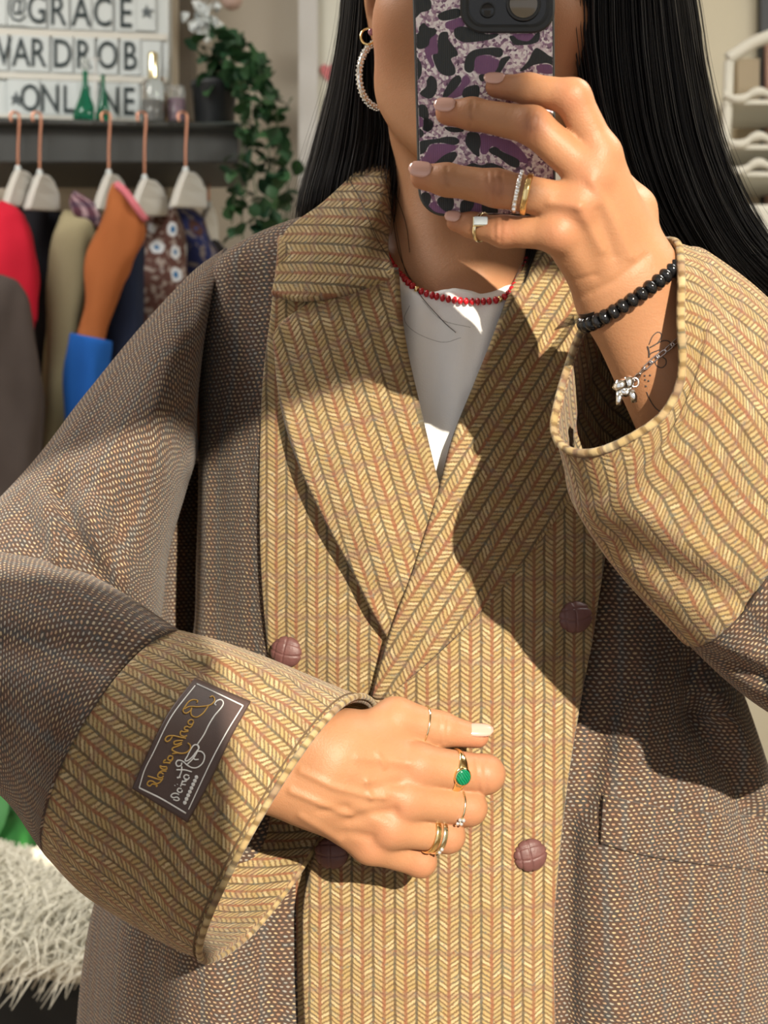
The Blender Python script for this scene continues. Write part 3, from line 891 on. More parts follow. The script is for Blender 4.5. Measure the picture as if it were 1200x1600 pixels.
# hand that holds the coat closed
l_thumb = [(562, 1168, 0.985, 44), (618, 1126, 0.998, 36), (688, 1140, 1.005, 27.5), (746, 1151, 1.010, 18)]
l_index = [(654, 1197, 0.987, 34), (758, 1210, 1.003, 30), (752, 1218, 1.028, 22), (700, 1222, 1.036, 20)]
l_middle = [(634, 1250, 0.980, 30), (732, 1262, 0.999, 28), (722, 1268, 1.026, 21), (680, 1266, 1.036, 19)]
l_ring = [(610, 1294, 0.980, 28), (699, 1306, 1.000, 26.5), (690, 1310, 1.026, 20), (655, 1306, 1.036, 18)]
l_pinky = [(578, 1322, 0.986, 26), (657, 1346, 1.004, 24), (648, 1348, 1.026, 18), (620, 1340, 1.034, 16)]
l_meta = [((540, 1165, 0.978, 40), (652, 1197, 0.990, 31), 0.014), ((520, 1190, 0.970, 40), (632, 1250, 0.984, 30), 0.014),
          ((505, 1215, 0.970, 40), (608, 1294, 0.984, 28), 0.014), ((485, 1248, 0.975, 36), (578, 1320, 0.990, 26), 0.014),
          ((560, 1160, 0.99, 44), (600, 1210, 1.0, 40), 0.016), ((590, 1250, 1.0, 40), (620, 1290, 1.005, 34), 0.016),
          ((522, 1168, 0.980, 48), (390, 1128, 0.970, 56), 0.016), ((482, 1232, 0.978, 50), (340, 1200, 0.970, 56), 0.016),
          ((365, 1165, 0.970, 68), (80, 1120, 0.96, 75), 0.016)]
l_tend = tendons(l_meta, (0, 1, 2, 3), 5.5)
VL, FL = hand(Vector((-0.21, 0.90, 0.955)), Vector((0.080, 1.06, 1.125)), l_meta, [l_thumb, l_index, l_middle, l_ring, l_pinky], l_tend)

def ridge(V, Fq, lines):
    """raise tendons, veins and folds on the side of a hand that faces the room"""
    n = np.zeros_like(V); q = V[Fq]
    fn = np.cross(q[:, 2] - q[:, 0], q[:, 3] - q[:, 1])
    for k in range(4): np.add.at(n, Fq[:, k], fn)
    n /= np.maximum(np.linalg.norm(n, axis=1, keepdims=True), 1e-12)
    if (n * (V - V.mean(axis=0))).sum() < 0: n = -n
    px = 600 + V[:, 0] / V[:, 1] * F; py = 800 - (V[:, 2] - H) / V[:, 1] * F
    w = np.clip(-n[:, 1] * 1.4, 0, 1)
    return V + n * (crease_disp(px, py, lines) * w)[:, None]
VL = ridge(VL, FL, [([(455, 1236), (500, 1255), (548, 1274)], 6, 0.0014), ([(470, 1205), (520, 1229), (572, 1243), (600, 1246)], 6, 0.0013), ([(573, 1222), (579, 1246)], 4.5, 0.0013), ([(590, 1178), (600, 1198)], 4.5, 0.0010),
    ([(560, 1184), (640, 1192)], 8, 0.0010), ([(548, 1281), (585, 1272), (615, 1268)], 9, -0.0018), ([(580, 1232), (625, 1224)], 9, -0.0014), ([(540, 1302), (580, 1308)], 8, -0.0012), ([(470, 1275), (530, 1312)], 6, 0.0010),
    ([(500, 1268), (540, 1262)], 7, -0.0010), ([(745, 1188), (748, 1236)], 3.5, -0.0007), ([(757, 1188), (760, 1236)], 3.5, -0.0006), ([(690, 1120), (686, 1160)], 4, -0.0006), ([(700, 1122), (697, 1160)], 3.5, -0.0005)])
VU = ridge(VU, FU, [([(772, 268), (774, 318)], 3.2, -0.0006), ([(783, 270), (785, 318)], 3.2, -0.0006), ([(762, 270), (763, 315)], 3.2, -0.0005), ([(830, 172), (822, 218)], 3.2, -0.0006), ([(840, 178), (832, 224)], 3.2, -0.0006), ([(698, 262), (696, 302)], 3, -0.0005), ([(738, 158), (735, 198)], 3, -0.0005),
    ([(783, 342), (782, 384)], 3.2, -0.0006), ([(773, 342), (772, 382)], 3.2, -0.0005), ([(925, 285), (960, 345), (985, 400)], 8, 0.0010), ([(905, 325), (940, 390)], 8, 0.0010), ([(860, 316), (905, 322)], 8, 0.0012), ([(935, 330), (960, 400)], 8, -0.0008), ([(905, 465), (960, 440), (1010, 400)], 6, -0.0007), ([(890, 440), (930, 430)], 5, -0.0005)])

# head, neck, trunk, arms and legs
Fh = Field((-0.075, 0.93, 1.20), (0.215, 1.27, 1.675), 0.0026)
Fh.ell(P(752, -70, 1.125), (0.076, 0.098, 0.108), 0.02)               # skull
Fh.ell(P(750, 60, 1.078), (0.0690, 0.078, 0.098), 0.03)               # face
for sx in (-1, 1):
    Fh.cone(P(750 + sx * 94, 140, 1.085), P(750 + sx * 30, 232, 1.030), 0.0265, 0.020, 0.03)     # jaw
    Fh.ell(P(750 + sx * 98, 30, 1.045), (0.026, 0.026, 0.026), 0.03)   # cheekbone
    Fh.ell(P(750 + sx * 70, -85, 0.998), (0.016, 0.012, 0.0125), 0.004)  # eyeball
    Fh.cone(P(750 + sx * 110, -135, 1.015), P(750 + sx * 30, -125, 1.0), 0.010, 0.010, 0.018)   # brow
    Fh.ell(P(750 + sx * 163, -12, 1.122), (0.007, 0.020, 0.032), 0.006, rot=((1, 0.35 * sx, 0), (-0.35 * sx, 1, 0), (0, 0, 1)))   # ear
    Fh.ell(P(750 + sx * 159, 50, 1.115), (0.0055, 0.010, 0.011), 0.006)  # lobe
    Fh.cone(P(740 + sx * 100, 215, 1.115), P(724 + sx * 18, 440, 1.083), 0.010, 0.008, 0.022)    # neck cord
    Fh.cone(P(724 + sx * 25, 452, 1.086), P(724 + sx * 200, 425, 1.135), 0.0085, 0.011, 0.022)  # collarbone
Fh.cone(P(750, -120, 0.995), P(750, -5, 0.972), 0.008, 0.012, 0.014)   # nose
Fh.ell(P(750, 0, 0.985), (0.017, 0.012, 0.008), 0.008)
Fh.cone(P(715, 85, 0.995), P(785, 85, 0.995), 0.006, 0.006, 0.010); Fh.cone(P(722, 108, 0.995), P(778, 108, 0.995), 0.007, 0.007, 0.010)   # lips
Fh.cone(P(712, 96, 0.985), P(788, 96, 0.985), 0.0022, 0.0022, 0.003, sub=True)
Fh.ell(P(750, 225, 1.010), (0.022, 0.018, 0.018), 0.025)               # chin
Fh.cone(P(736, 120, 1.140), P(726, 470, 1.145), 0.053, 0.056, 0.02)    # neck
Fh.cone(P(720, 480, 1.155), P(720, 700, 1.165), 0.068, 0.075, 0.04)
Fh.cone(P(560, 500, 1.18), P(890, 500, 1.18), 0.055, 0.055, 0.04)
VH, FHq = Fh.mesh(); VH = relax(VH, FHq, 2)
Fb = Field((-0.75, 0.84, -0.01), (0.75, 1.40, 1.42), 0.009)
Fb.ell(P(690, 640, 1.185), (0.145, 0.085, 0.13), 0.05)
Fb.ell((0.02, 1.195, 1.08), (0.13, 0.085, 0.16), 0.06)
Fb.ell((0.02, 1.20, 0.90), (0.15, 0.095, 0.13), 0.06)
Fb.cone(P(500, 500, 1.235), P(900, 500, 1.235), 0.045, 0.045, 0.05)
Fb.cone(P(440, 540, 1.25), P(205, 700, 1.195), 0.036, 0.032, 0.02); Fb.cone(P(205, 700, 1.195), P(30, 1020, 1.06), 0.032, 0.036, 0.03); Fb.cone(P(30, 1020, 1.06), P(90, 1120, 0.965), 0.036, 0.034, 0.03); Fb.cone(P(90, 1120, 0.965), P(360, 1165, 0.970), 0.034, 0.026, 0.03)
Fb.cone(P(950, 540, 1.25), P(1215, 745, 1.155), 0.045, 0.042, 0.03); Fb.cone(P(1215, 745, 1.155), P(1390, 980, 1.03), 0.042, 0.036, 0.03); Fb.cone(P(1390, 980, 1.04), P(1120, 650, 0.905), 0.038, 0.026, 0.03)
for sx in (-1, 1):
    Fb.cone((0.02 + sx * 0.085, 1.20, 0.85), (0.02 + sx * 0.09, 1.19, 0.48), 0.082, 0.055, 0.04)
    Fb.cone((0.02 + sx * 0.09, 1.19, 0.48), (0.02 + sx * 0.095, 1.21, 0.08), 0.055, 0.036, 0.03)
    Fb.cone((0.02 + sx * 0.095, 1.22, 0.035), (0.02 + sx * 0.11, 1.05, 0.027), 0.036, 0.027, 0.03)
VB, FBq = Fb.mesh(); VB = relax(VB, FBq, 2)

def skin_mat():
    t = NT('skin')
    at = t.n.new('ShaderNodeAttribute'); at.attribute_name = 'tone'
    sp = t.n.new('ShaderNodeSeparateColor'); t.link(at.outputs['Color'], sp.inputs[0])
    big = t.noise(t.obj(), 45, 3); fine = t.noise(t.obj(), 420, 3)
    c = t.mix(big, (0.345, 0.166, 0.082), (0.39, 0.195, 0.100))
    c = t.mix(t.math('MULTIPLY', sp.outputs[0], 0.55), c, (0.43, 0.155, 0.092))
    c = t.mix(t.math('MULTIPLY', sp.outputs[1], 0.8), c, (0.15, 0.06, 0.032))
    c = t.mix(t.math('MULTIPLY', t.math('SUBTRACT', fine, 0.5), 0.5), c, (0.30, 0.145, 0.08))
    t.color(c)
    cell = t.n.new('ShaderNodeTexVoronoi'); cell.inputs['Scale'].default_value = 900; t.link(t.obj(), cell.inputs['Vector'])
    t.bump(t.math('ADD', cell.outputs['Distance'], t.math('MULTIPLY', fine, 1.5)), 0.22, 0.0004)
    t.set(Roughness=0.5, Specular_IOR_Level=0.32)
    t.bsdf.inputs['Subsurface Weight'].default_value = 0.22
    t.bsdf.inputs['Subsurface Radius'].default_value = (0.9, 0.35, 0.2)
    t.bsdf.inputs['Subsurface Scale'].default_value = 0.004
    return t.m
M_skin = skin_mat()
person = empty('person', (0.02, 1.2, 0.0), 'person with long black hair holding a phone before the face, hand on coat', 'person')
allV = []; allF = []; o_ = 0
for V_, F_ in ((VU, FU), (VL, FL), (VH, FHq), (VB, FBq)):
    allV.append(V_); allF.append(F_ + o_); o_ += len(V_)
allV = np.concatenate(allV); allF = np.concatenate(allF)
body = mesh_obj('body', allV, allF.tolist(), M_skin, person, True, loc=(0.02, 1.2, 0.0))
tone = np.zeros((len(allV), 4), np.float32); tone[:, 3] = 1
def blush(px, py, d, rad, amt, ch=0):
    c = np.array(P(px, py, d)); q = ((allV - c) ** 2).sum(axis=1)
    tone[:, ch] = np.clip(tone[:, ch] + amt * np.exp(-q / rad ** 2), 0, 1)
for fg in (u_index, u_middle, u_ring, u_pinky, l_index, l_middle, l_ring, l_pinky):
    blush(fg[0][0], fg[0][1], fg[0][2] - 0.01, 0.011, 0.45); blush(fg[1][0], fg[1][1], fg[1][2] - 0.008, 0.010, 0.65)
    blush(*fg[3][:3], 0.012, 0.75)
blush(*l_thumb[3][:3], 0.018, 0.8); blush(900, 90, 1.03, 0.035, 0.8); blush(600, 60, 1.05, 0.03, 0.5); blush(750, 96, 0.985, 0.016, 1.0)
blush(627, 71, 1.035, 0.0018, 0.9, 1)
def wrinkle(px, py, d, dx, dy, n=3, sp=5.0, ln=12, amt=0.5):
    """skin folds across a finger joint"""
    l = math.hypot(dx, dy); dx, dy = dx / l, dy / l
    for i in range(n):
        o2 = (i - (n - 1) / 2) * sp
        for j in range(9):
            q = (j / 8 - 0.5) * 2 * ln
            bow = o2 * (1.0 - 0.6 * (q / ln) ** 2)
            blush(px + dx * bow - dy * q, py + dy * bow + dx * q, d, 0.0010, amt, 1)
wrinkle(776, 292, 0.799 + 0.047, 1, 0.15, 4, 7, 15, 0.28); wrinkle(832, 193, 0.793 + 0.047, 1, 0.5, 3, 7, 13, 0.24); wrinkle(778, 362, 0.814 + 0.047, 1, 0, 3, 7, 11, 0.24)
wrinkle(700, 281, 0.808 + 0.047, 1, 0.1, 2, 6, 11, 0.2); wrinkle(738, 176, 0.809 + 0.047, 1, 0.1, 2, 6, 11, 0.2)
wrinkle(690, 1138, 0.996, 1, 0.3, 3, 7, 11, 0.18)
ca = body.data.color_attributes.new('tone', 'FLOAT_COLOR', 'POINT')
ca.data.foreach_set('color', tone.ravel())

# fingernails
M_nail = plain('pale_pink_nail', (0.54, 0.315, 0.255), 0.14, spec=0.6)
def nail(base, tip, r, out, name='fingernail', w=0.62, lift=0.0):
    b = np.array(P(*base)); t_ = np.array(P(*tip)); ax = t_ - b; L = np.linalg.norm(ax); ax /= L
    out = np.array(out, float); out -= ax * (out @ ax); out /= np.linalg.norm(out); sd = np.cross(ax, out)
    V = []; nu, nv = 9, 8
    for i in range(nv):
        s_ = i / (nv - 1)
        ww = w * (0.82 + 0.3 * math.sin(math.pi * min(1, s_ * 0.9 + 0.1)) ** 0.7) * (1.0 if s_ < 0.75 else math.sqrt(max(0.05, 1 - ((s_ - 0.75) / 0.27) ** 2)))
        if s_ < 0.3: ww *= math.sqrt(max(0.12, 1 - ((0.3 - s_) / 0.34) ** 2))
        for j in range(nu):
            a = (j / (nu - 1) - 0.5) * 2 * ww
            V.append(b + ax * L * s_ + r * (math.sin(a) * sd + math.cos(a) * out) - out * (0.25 * r * s_ ** 2 - lift))
    V = np.array(V); G = V.reshape(nv, nu, 3); N = grid_normals(G)
    if (N.reshape(-1, 3) @ out).mean() < 0: N = -N
    B = G - N * 0.0009
    Fs = grid_faces(nv, nu, 0) + grid_faces(nv, nu, nu * nv, True)
    n = nu * nv
    idx = [(0, j) for j in range(nu)] + [(i, nu - 1) for i in range(1, nv)] + [(nv - 1, j) for j in range(nu - 2, -1, -1)] + [(i, 0) for i in range(nv - 2, 0, -1)]
    for k in range(len(idx)):
        a = idx[k][0] * nu + idx[k][1]; q = idx[(k + 1) % len(idx)]; c = q[0] * nu + q[1]
        Fs.append((a, c, c + n, a + n))
    o = mesh_obj(name, np.concatenate([G.reshape(-1, 3), B.reshape(-1, 3)]), Fs, M_nail, body, True); fix_normals(o)
    return o
m8 = mpx(0.862)
nail((788, 133, 0.8650), (757, 128, 0.8675), 18.5 * m8, (0.05, -1, 0.45))
nail((712, 174, 0.8665), (679, 170, 0.8685), 21 * m8, (0.0, -1, 0.35))
nail((675, 275, 0.8660), (640, 268, 0.8680), 22 * m8, (0.0, -1, 0.25))
nail((720, 346, 0.8790), (696, 341, 0.8810), 16 * m8, (0.0, -1, 0.35))
nail((725, 1148, 1.008), (769, 1147, 1.010), 19.5 * mpx(1.0), (0.0, -0.75, 0.62))
# ------------------------------------------------------------------ ray cast helper on built meshes
def bvh_of(objs):
    V = []; Fs = []; o = 0
    for ob in objs:
        w = Vector((0, 0, 0)); q = ob
        while q is not None: w += Vector(q.location); q = q.parent
        for v in ob.data.vertices: V.append(v.co + w)
        Fs += [tuple(i + o for i in p.vertices) for p in ob.data.polygons]; o += len(ob.data.vertices)
    return BVHTree.FromPolygons(V, Fs)
def hit(tree, px, py):
    d = (P(px, py, 1.0) - Vector((0, 0, H))).normalized()
    h = tree.ray_cast(Vector((0, 0, H)), d)
    if h[0] is None: return None, None
    n = h[1]
    if n.dot(d) > 0: n = -n
    return h[0], n
coat_objs = [o for o in col.objects if o.parent == coat]
T_coat = bvh_of(coat_objs)
T_body = bvh_of([body])

# ------------------------------------------------------------------ T-shirt
xs = np.linspace(560, 880, 33)
rows = []
nk_x = [560, 590, 615, 632, 650, 672, 690, 712, 735, 752, 775, 800, 830, 880]
nk_y = [380, 402, 424, 438, 447, 457, 448, 442, 446, 454, 451, 444, 425, 390]
top = np.interp(xs, nk_x, nk_y)
for s in (0.0, 0.03, 0.1, 0.25, 0.45, 0.7, 1.0):
    r = []
    for x, y0 in zip(xs, top):
        y = y0 + (840 - y0) * s
        d = 1.0655 + 0.00000085 * (x - 720) ** 2 + 0.012 * max(0, (y - 480)) / 350 * 0 + (0.006 if s == 0 else 0.0)
        d -= 0.002 * math.sin(min(1, max(0, (y - 430) / 380)) * math.pi * 0.5)
        r.append((x, y, d))
    rows.append(r)
sheet('t_shirt', rows, 90, 60, M_white, person, 0.0025, seed=21, wob=0.0012, wobs=14,
      creases=[([(650, 470), (640, 620)], 20, -0.003), ([(690, 480), (680, 700)], 22, 0.003), ([(735, 480), (700, 720)], 16, -0.002), ([(770, 480), (740, 600)], 14, -0.003)])

# ------------------------------------------------------------------ leather buttons
M_btn = plain('mauve_brown_leather', (0.115, 0.048, 0.044), 0.5, var=0.25, vscale=220, bumpd=0.0004, bscale=500)
def button(px, py, rpx, rot, wide, idx):
    loc, n = hit(T_coat, px, py)
    r = rpx * mpx(loc[1])
    nu, nv = 72, 32
    V = []; Fs = []
    for i in range(nv + 1):
        ph = math.pi * 0.62 * i / nv
        for j in range(nu):
            t = 2 * math.pi * j / nu
            x, y, z = math.sin(ph) * math.cos(t), math.sin(ph) * math.sin(t), math.cos(ph)
            g = 0.0
            for val in (y + 0.18 * (1 - x * x), x + 0.06): g += math.exp(-(val / 0.045) ** 2)
            g += 0.8 * math.exp(-((y - 0.62 + 0.15 * x * x) / 0.05) ** 2) + 0.8 * math.exp(-((x + 0.66) / 0.05) ** 2)
            k = 1 - 0.11 * min(1, g)
            V.append((x * r * wide * k, y * r * k, (z * 0.46 - 0.02) * r * (k if z > 0 else 1)))
    for i in range(nv):
        for j in range(nu):
            j2 = (j + 1) % nu; Fs.append((i * nu + j, (i + 1) * nu + j, (i + 1) * nu + j2, i * nu + j2))
    Fs.append(tuple(nv * nu + j for j in range(nu))[::-1])
    zax = Vector((n[0] * 0.5, -1, n[2] * 0.5)).normalized(); xax = Vector((math.cos(rot), 0, math.sin(rot))); xax = (xax - zax * xax.dot(zax)).normalized(); yax = zax.cross(xax)
    c = Vector(loc) + zax * r * 0.22
    W = [c + xax * v[0] + yax * v[1] + zax * v[2] for v in V]
    o = mesh_obj('button', [tuple(w) for w in W], Fs, M_btn, coat)
    o['label'] = 'mauve-brown leather button with crossed grooves'
    return o
button(449, 1018, 24.5, math.radians(-12), 1.06, 0)
button(897, 964, 25, math.radians(5), 1.12, 1)
button(827, 1335, 26, math.radians(12), 1.04, 2)
button(519, 1332, 25, math.radians(0), 1.08, 3)

# pocket flap on the right-hand panel
fl = []
for s in np.linspace(0, 1, 5):
    r = []
    for q in np.linspace(0, 1, 12):
        x = 944 + (1290 - 944) * q - 4 * s; y = 1243 + (1300 - 1243) * q + s * (74 + 8 * q) + (6 * math.sin(q * 6))
        h_, _ = hit(T_coat, min(x, 1196), min(y, 1590))
        r.append((x, y, (h_[1] if h_ else 1.1) - 0.0035))
    fl.append(r)
sheet('pocket_flap', fl, 40, 14, M_bask, coat, 0.0025, uvmode='arc', wob=0.0008, seed=30)

# ------------------------------------------------------------------ woven label on the cuff (reads mirrored, as in a looking glass)
M_lab = plain('brown_label_satin', (0.060, 0.034, 0.028), 0.55, var=0.12, vscale=300, bumpd=0.0002, bscale=1500)
M_thr_w = plain('white_thread', (0.72, 0.72, 0.70), 0.6)
M_thr_g = plain('gold_thread', (0.50, 0.29, 0.05), 0.5)
T_cuff = bvh_of([cuff_o])
def lab_px(zx, zy): return 190 + zx * 220 / 1200.0, 1040 + zy * 260 / 1418.0
# side curves of the label in zoom coordinates: left edge and right edge, from the top end to the bottom end
LE = cr([(615, 118), (400, 400), (215, 760), (88, 1045)], 40); RE = cr([(1095, 322), (930, 620), (740, 1010), (560, 1335)], 40)
nlu = 24
G = np.zeros((40, nlu, 3)); GN = np.zeros((40, nlu, 3))
for i in range(40):
    for j in range(nlu):
        q = LE[i] * (1 - j / (nlu - 1)) + RE[i] * (j / (nlu - 1))
        a, n = hit(T_cuff, *lab_px(*q))
        G[i, j] = a; GN[i, j] = n
for _ in range(6):
    GN[1:-1, 1:-1] = (GN[2:, 1:-1] + GN[:-2, 1:-1] + GN[1:-1, 2:] + GN[1:-1, :-2]) / 4
GN /= np.linalg.norm(GN, axis=-1, keepdims=True)
topl = G + GN * 0.0016; botl = G - GN * 0.0006
n_ = 40 * nlu
Fs = grid_faces(40, nlu, 0) + grid_faces(40, nlu, n_, True)
bd = [(0, j) for j in range(nlu)] + [(i, nlu - 1) for i in range(1, 40)] + [(39, j) for j in range(nlu - 2, -1, -1)] + [(i, 0) for i in range(38, 0, -1)]
for k in range(len(bd)):
    a = bd[k][0] * nlu + bd[k][1]; q = bd[(k + 1) % len(bd)]; c = q[0] * nlu + q[1]; Fs.append((a, c, c + n_, a + n_))
lab = mesh_obj('sleeve_label', np.concatenate([topl.reshape(-1, 3), botl.reshape(-1, 3)]), Fs, M_lab, coat); fix_normals(lab)
lab['label'] = 'dark brown woven label with gold and white script lettering'
T_lab = bvh_of([lab])
def stroke(pts, w, mat, name, smooth=True, n=None):
    """raised thread ribbon along zoom-coordinate points on the label"""
    pts = np.array(pts, float)
    if smooth and len(pts) > 2: pts = cr(pts, n or len(pts) * 6)
    W = []
    for q in pts:
        a, nn = hit(T_lab, *lab_px(*q))
        if a is None: continue
        W.append(np.array(a + nn * 0.0002))
    v, f = path_tube(W, w * mpx(0.89) * 220 / 1200 * 0.5, 6)
    return v, f
frame_l = [stroke(s, w, None, '', False) for s, w in (
    (cr([(625, 172), (420, 440), (270, 740), (195, 890), (150, 1040)], 30), 10), (cr([(150, 1040), (350, 1140), (548, 1258)], 20), 14),
    (cr([(640, 158), (840, 250), (1035, 343)], 20), 14), (cr([(1035, 343), (900, 560), (760, 820), (570, 1226)], 34), 11))]
v, f = merge(frame_l); mesh_obj('label_border', v, f, M_thr_w, lab)
gold = [
    [(752, 272), (775, 262), (792, 290), (780, 318), (740, 342), (650, 352), (580, 350), (530, 372)],          # B top swash and stem
    [(640, 318), (645, 300), (610, 292), (570, 310), (540, 350), (522, 385), (545, 408), (580, 390), (596, 362)],
    [(596, 362), (588, 400), (600, 430), (640, 440), (690, 410), (728, 360), (740, 338)],
    [(612, 470), (590, 462), (566, 478), (572, 500), (600, 502), (612, 480), (598, 512), (580, 530)],            # a
    [(580, 530), (556, 520), (535, 530), (540, 550), (566, 552)],                                                   # c
    [(566, 560), (530, 566), (505, 560), (500, 590), (530, 606), (555, 598)],
    [(545, 620), (500, 612), (440, 598), (390, 604), (370, 630), (385, 648), (410, 636), (430, 606)],                # k tall loop
    [(520, 640), (480, 640), (446, 650), (450, 672), (480, 670), (512, 655)],
    [(512, 670), (470, 690), (440, 700), (430, 720), (480, 745), (540, 745), (580, 715), (584, 680), (562, 660)],     # y with tail
    [(480, 742), (430, 752)],
    [(436, 775), (408, 770), (392, 790), (400, 806), (428, 804), (436, 782), (420, 815), (400, 830)],               # a
    [(412, 834), (380, 826), (356, 826), (362, 808), (376, 806)],                                                    # r
    [(384, 862), (350, 862), (326, 856), (340, 880), (380, 884), (384, 866)],
    [(380, 900), (340, 898), (318, 912), (310, 930)],
    [(356, 925), (330, 912), (308, 928), (312, 950), (340, 956), (356, 940)],                                          # d bowl
    [(340, 975), (290, 962), (222, 940)],                                                                             # d stem
    [(350, 960), (330, 990), (296, 1005), (262, 985), (232, 985), (218, 1010), (240, 1026), (262, 1008), (300, 1020), (292, 1034)],   # s flourish
]
v, f = merge([stroke(s, 13, None, '') for s in gold]); mesh_obj('gold_lettering', v, f, M_thr_g, lab)
white = [
    [(805, 340), (792, 326), (810, 302), (845, 292), (866, 318), (850, 358), (790, 430), (740, 510), (700, 590), (645, 672)],
    [(645, 672), (658, 700), (640, 730), (600, 780), (560, 812), (540, 806), (560, 770), (590, 710), (618, 678), (645, 680), (655, 705)],
    [(655, 800), (620, 800), (612, 770), (640, 735), (680, 735), (706, 770), (690, 830), (645, 868), (600, 870), (560, 850), (520, 816), (480, 808), (462, 832), (476, 858), (504, 852), (512, 828)],
    [(640, 740), (610, 790), (560, 840)],
    [(598, 906), (540, 890), (466, 888)], [(512, 860), (508, 905), (490, 950)],                                      # t
    [(575, 940), (548, 930), (530, 946), (540, 966), (566, 968), (576, 950)],                                          # o
    [(552, 985), (520, 990), (508, 1010), (520, 980)], [(560, 975), (535, 975)],
    [(545, 1016), (512, 1014), (500, 1030)], [(476, 1010), (474, 1013)],                                               # i
    [(455, 1020), (452, 1024)],
    [(510, 1050), (486, 1046), (474, 1064), (490, 1080), (512, 1076), (514, 1060)],                                      # e
    [(488, 1100), (470, 1090), (440, 1090), (420, 1110), (440, 1126), (470, 1120), (490, 1140), (470, 1150), (440, 1140)],   # s
    [(470, 955), (500, 950), (474, 958)],
]
v, f = merge([stroke(s, 12, None, '') for s in white]); mesh_obj('white_lettering', v, f, M_thr_w, lab)
dots = []
for k in range(8):
    q = np.array((636, 952)) + (np.array((538, 1168)) - np.array((636, 952))) * k / 7
    a, nn = hit(T_lab, *lab_px(*q)); dots.append(ellipsoid(np.array(a), 0.0012, 0.0006, 0.0012, 8, 6))
v, f = merge(dots); mesh_obj('row_of_dots', v, f, M_thr_w, lab)

# ------------------------------------------------------------------ phone
PD = 0.878
phone = empty('phone', P(757, 337, PD + 0.005), 'phone in a black and purple leopard print glitter case', 'phone')
s0 = mpx(PD)
def PL(px, py, dz=0.0):       # point on the phone back; the bottom leans a little away from the camera
    return np.array(P(px, py, PD + dz + (py - 120) * 0.000022))
def rrect(x0, x1, y0, y1, r, n=8):
    pts = []
    for cx_, cy_, a0 in ((x1 - r, y0 + r, -90), (x1 - r, y1 - r, 0), (x0 + r, y1 - r, 90), (x0 + r, y0 + r, 180)):
        for k in range(n + 1):
            a = math.radians(a0 + 90 * k / n); pts.append((cx_ + r * math.cos(a), cy_ + r * math.sin(a)))
    return np.array(pts)
ph_out = rrect(645, 868, -118, 338, 42)
def lean(pts):
    pts = np.array(pts, float); c = 757
    pts[:, 0] = pts[:, 0] + (pts[:, 1] - 60) * 0.018 - (pts[:, 0] - c) * np.maximum(0, pts[:, 1] - 0) * 0.00012
    return pts
def slab(outline, levels, mat, name, parent, conv=PL):
    """outline (n,2) px, levels = list of (scale offset px inward, depth)"""
    n = len(outline); cen = outline.mean(axis=0); V = []; Fs = []
    nrm = np.roll(outline, -1, axis=0) - np.roll(outline, 1, axis=0); nrm = np.stack([nrm[:, 1], -nrm[:, 0]], 1); nrm /= np.linalg.norm(nrm, axis=1, keepdims=True)
    if ((outline - cen) * nrm).sum() < 0: nrm = -nrm
    for inw, dz in levels:
        for q, m in zip(outline, nrm):
            p = q - m * inw; V.append(conv(p[0], p[1], dz))
    for i in range(len(levels) - 1):
        for k in range(n):
            k2 = (k + 1) % n; Fs.append((i * n + k, i * n + k2, (i + 1) * n + k2, (i + 1) * n + k))
    Fs.append(tuple(range(n))[::-1]); Fs.append(tuple((len(levels) - 1) * n + k for k in range(n)))
    o = mesh_obj(name, V, Fs, mat, parent, False); fix_normals(o)
    return o
def glitter():
    t = NT('glitter_print')
    vo = t.n.new('ShaderNodeTexVoronoi'); vo.inputs['Scale'].default_value = 640; t.link(t.obj(), vo.inputs['Vector'])
    sp = t.n.new('ShaderNodeSeparateColor'); t.link(vo.outputs['Color'], sp.inputs[0])
    big = t.noise(t.obj(), 90, 2)
    x = t.math('ADD', t.math('MULTIPLY', sp.outputs[0], 0.65), t.math('MULTIPLY', big, 0.5))
    t.color(t.ramp(x, [(0.22, (0.10, 0.045, 0.09)), (0.42, (0.32, 0.18, 0.27)), (0.58, (0.60, 0.47, 0.52)), (0.78, (0.86, 0.80, 0.78))]))
    t.bump(vo.outputs['Distance'], 0.3, 0.0004); t.set(Roughness=0.4)
    return t.m
slab(lean(ph_out), [(6, 0.0125), (0, 0.0105), (0, 0.002), (2, 0.0006), (6, 0.0)], M_blackmat, 'case', phone)
slab(lean(rrect(652, 861, -110, 331, 36)), [(0, 0.0122), (0, 0.0132)], M_black, 'screen', phone)
inner = lean(rrect(649, 864.5, -113, 334, 39))
slab(inner, [(0, 0.0004), (0, -0.0003)], glitter(), 'glitter_panel', phone)
def ribbed(name, c):
    t = NT(name)
    tc = t.n.new('ShaderNodeSeparateXYZ'); t.link(t.obj(), tc.inputs[0])
    w = t.math('SINE', t.math('MULTIPLY', tc.outputs[0], 2 * math.pi / 0.0011))
    nz = t.noise(t.obj(), 60, 3)
    t.color(t.mix(nz, tuple(x * 0.75 for x in c), tuple(min(1, x * 1.25) for x in c))); t.bump(w, 0.4, 0.0003); t.set(Roughness=0.55)
    return t.m
M_spot = ribbed('black_spot_print', (0.020, 0.024, 0.025)); M_purple = ribbed('purple_spot_print', (0.20, 0.085, 0.19))
def z2(p): return (630 + p[0] * 260 / 1200.0, p[1] * 260 / 1200.0)
def z3(p): return (630 + p[0] * 260 / 1200.0, 180 + p[1] * 260 / 1200.0)
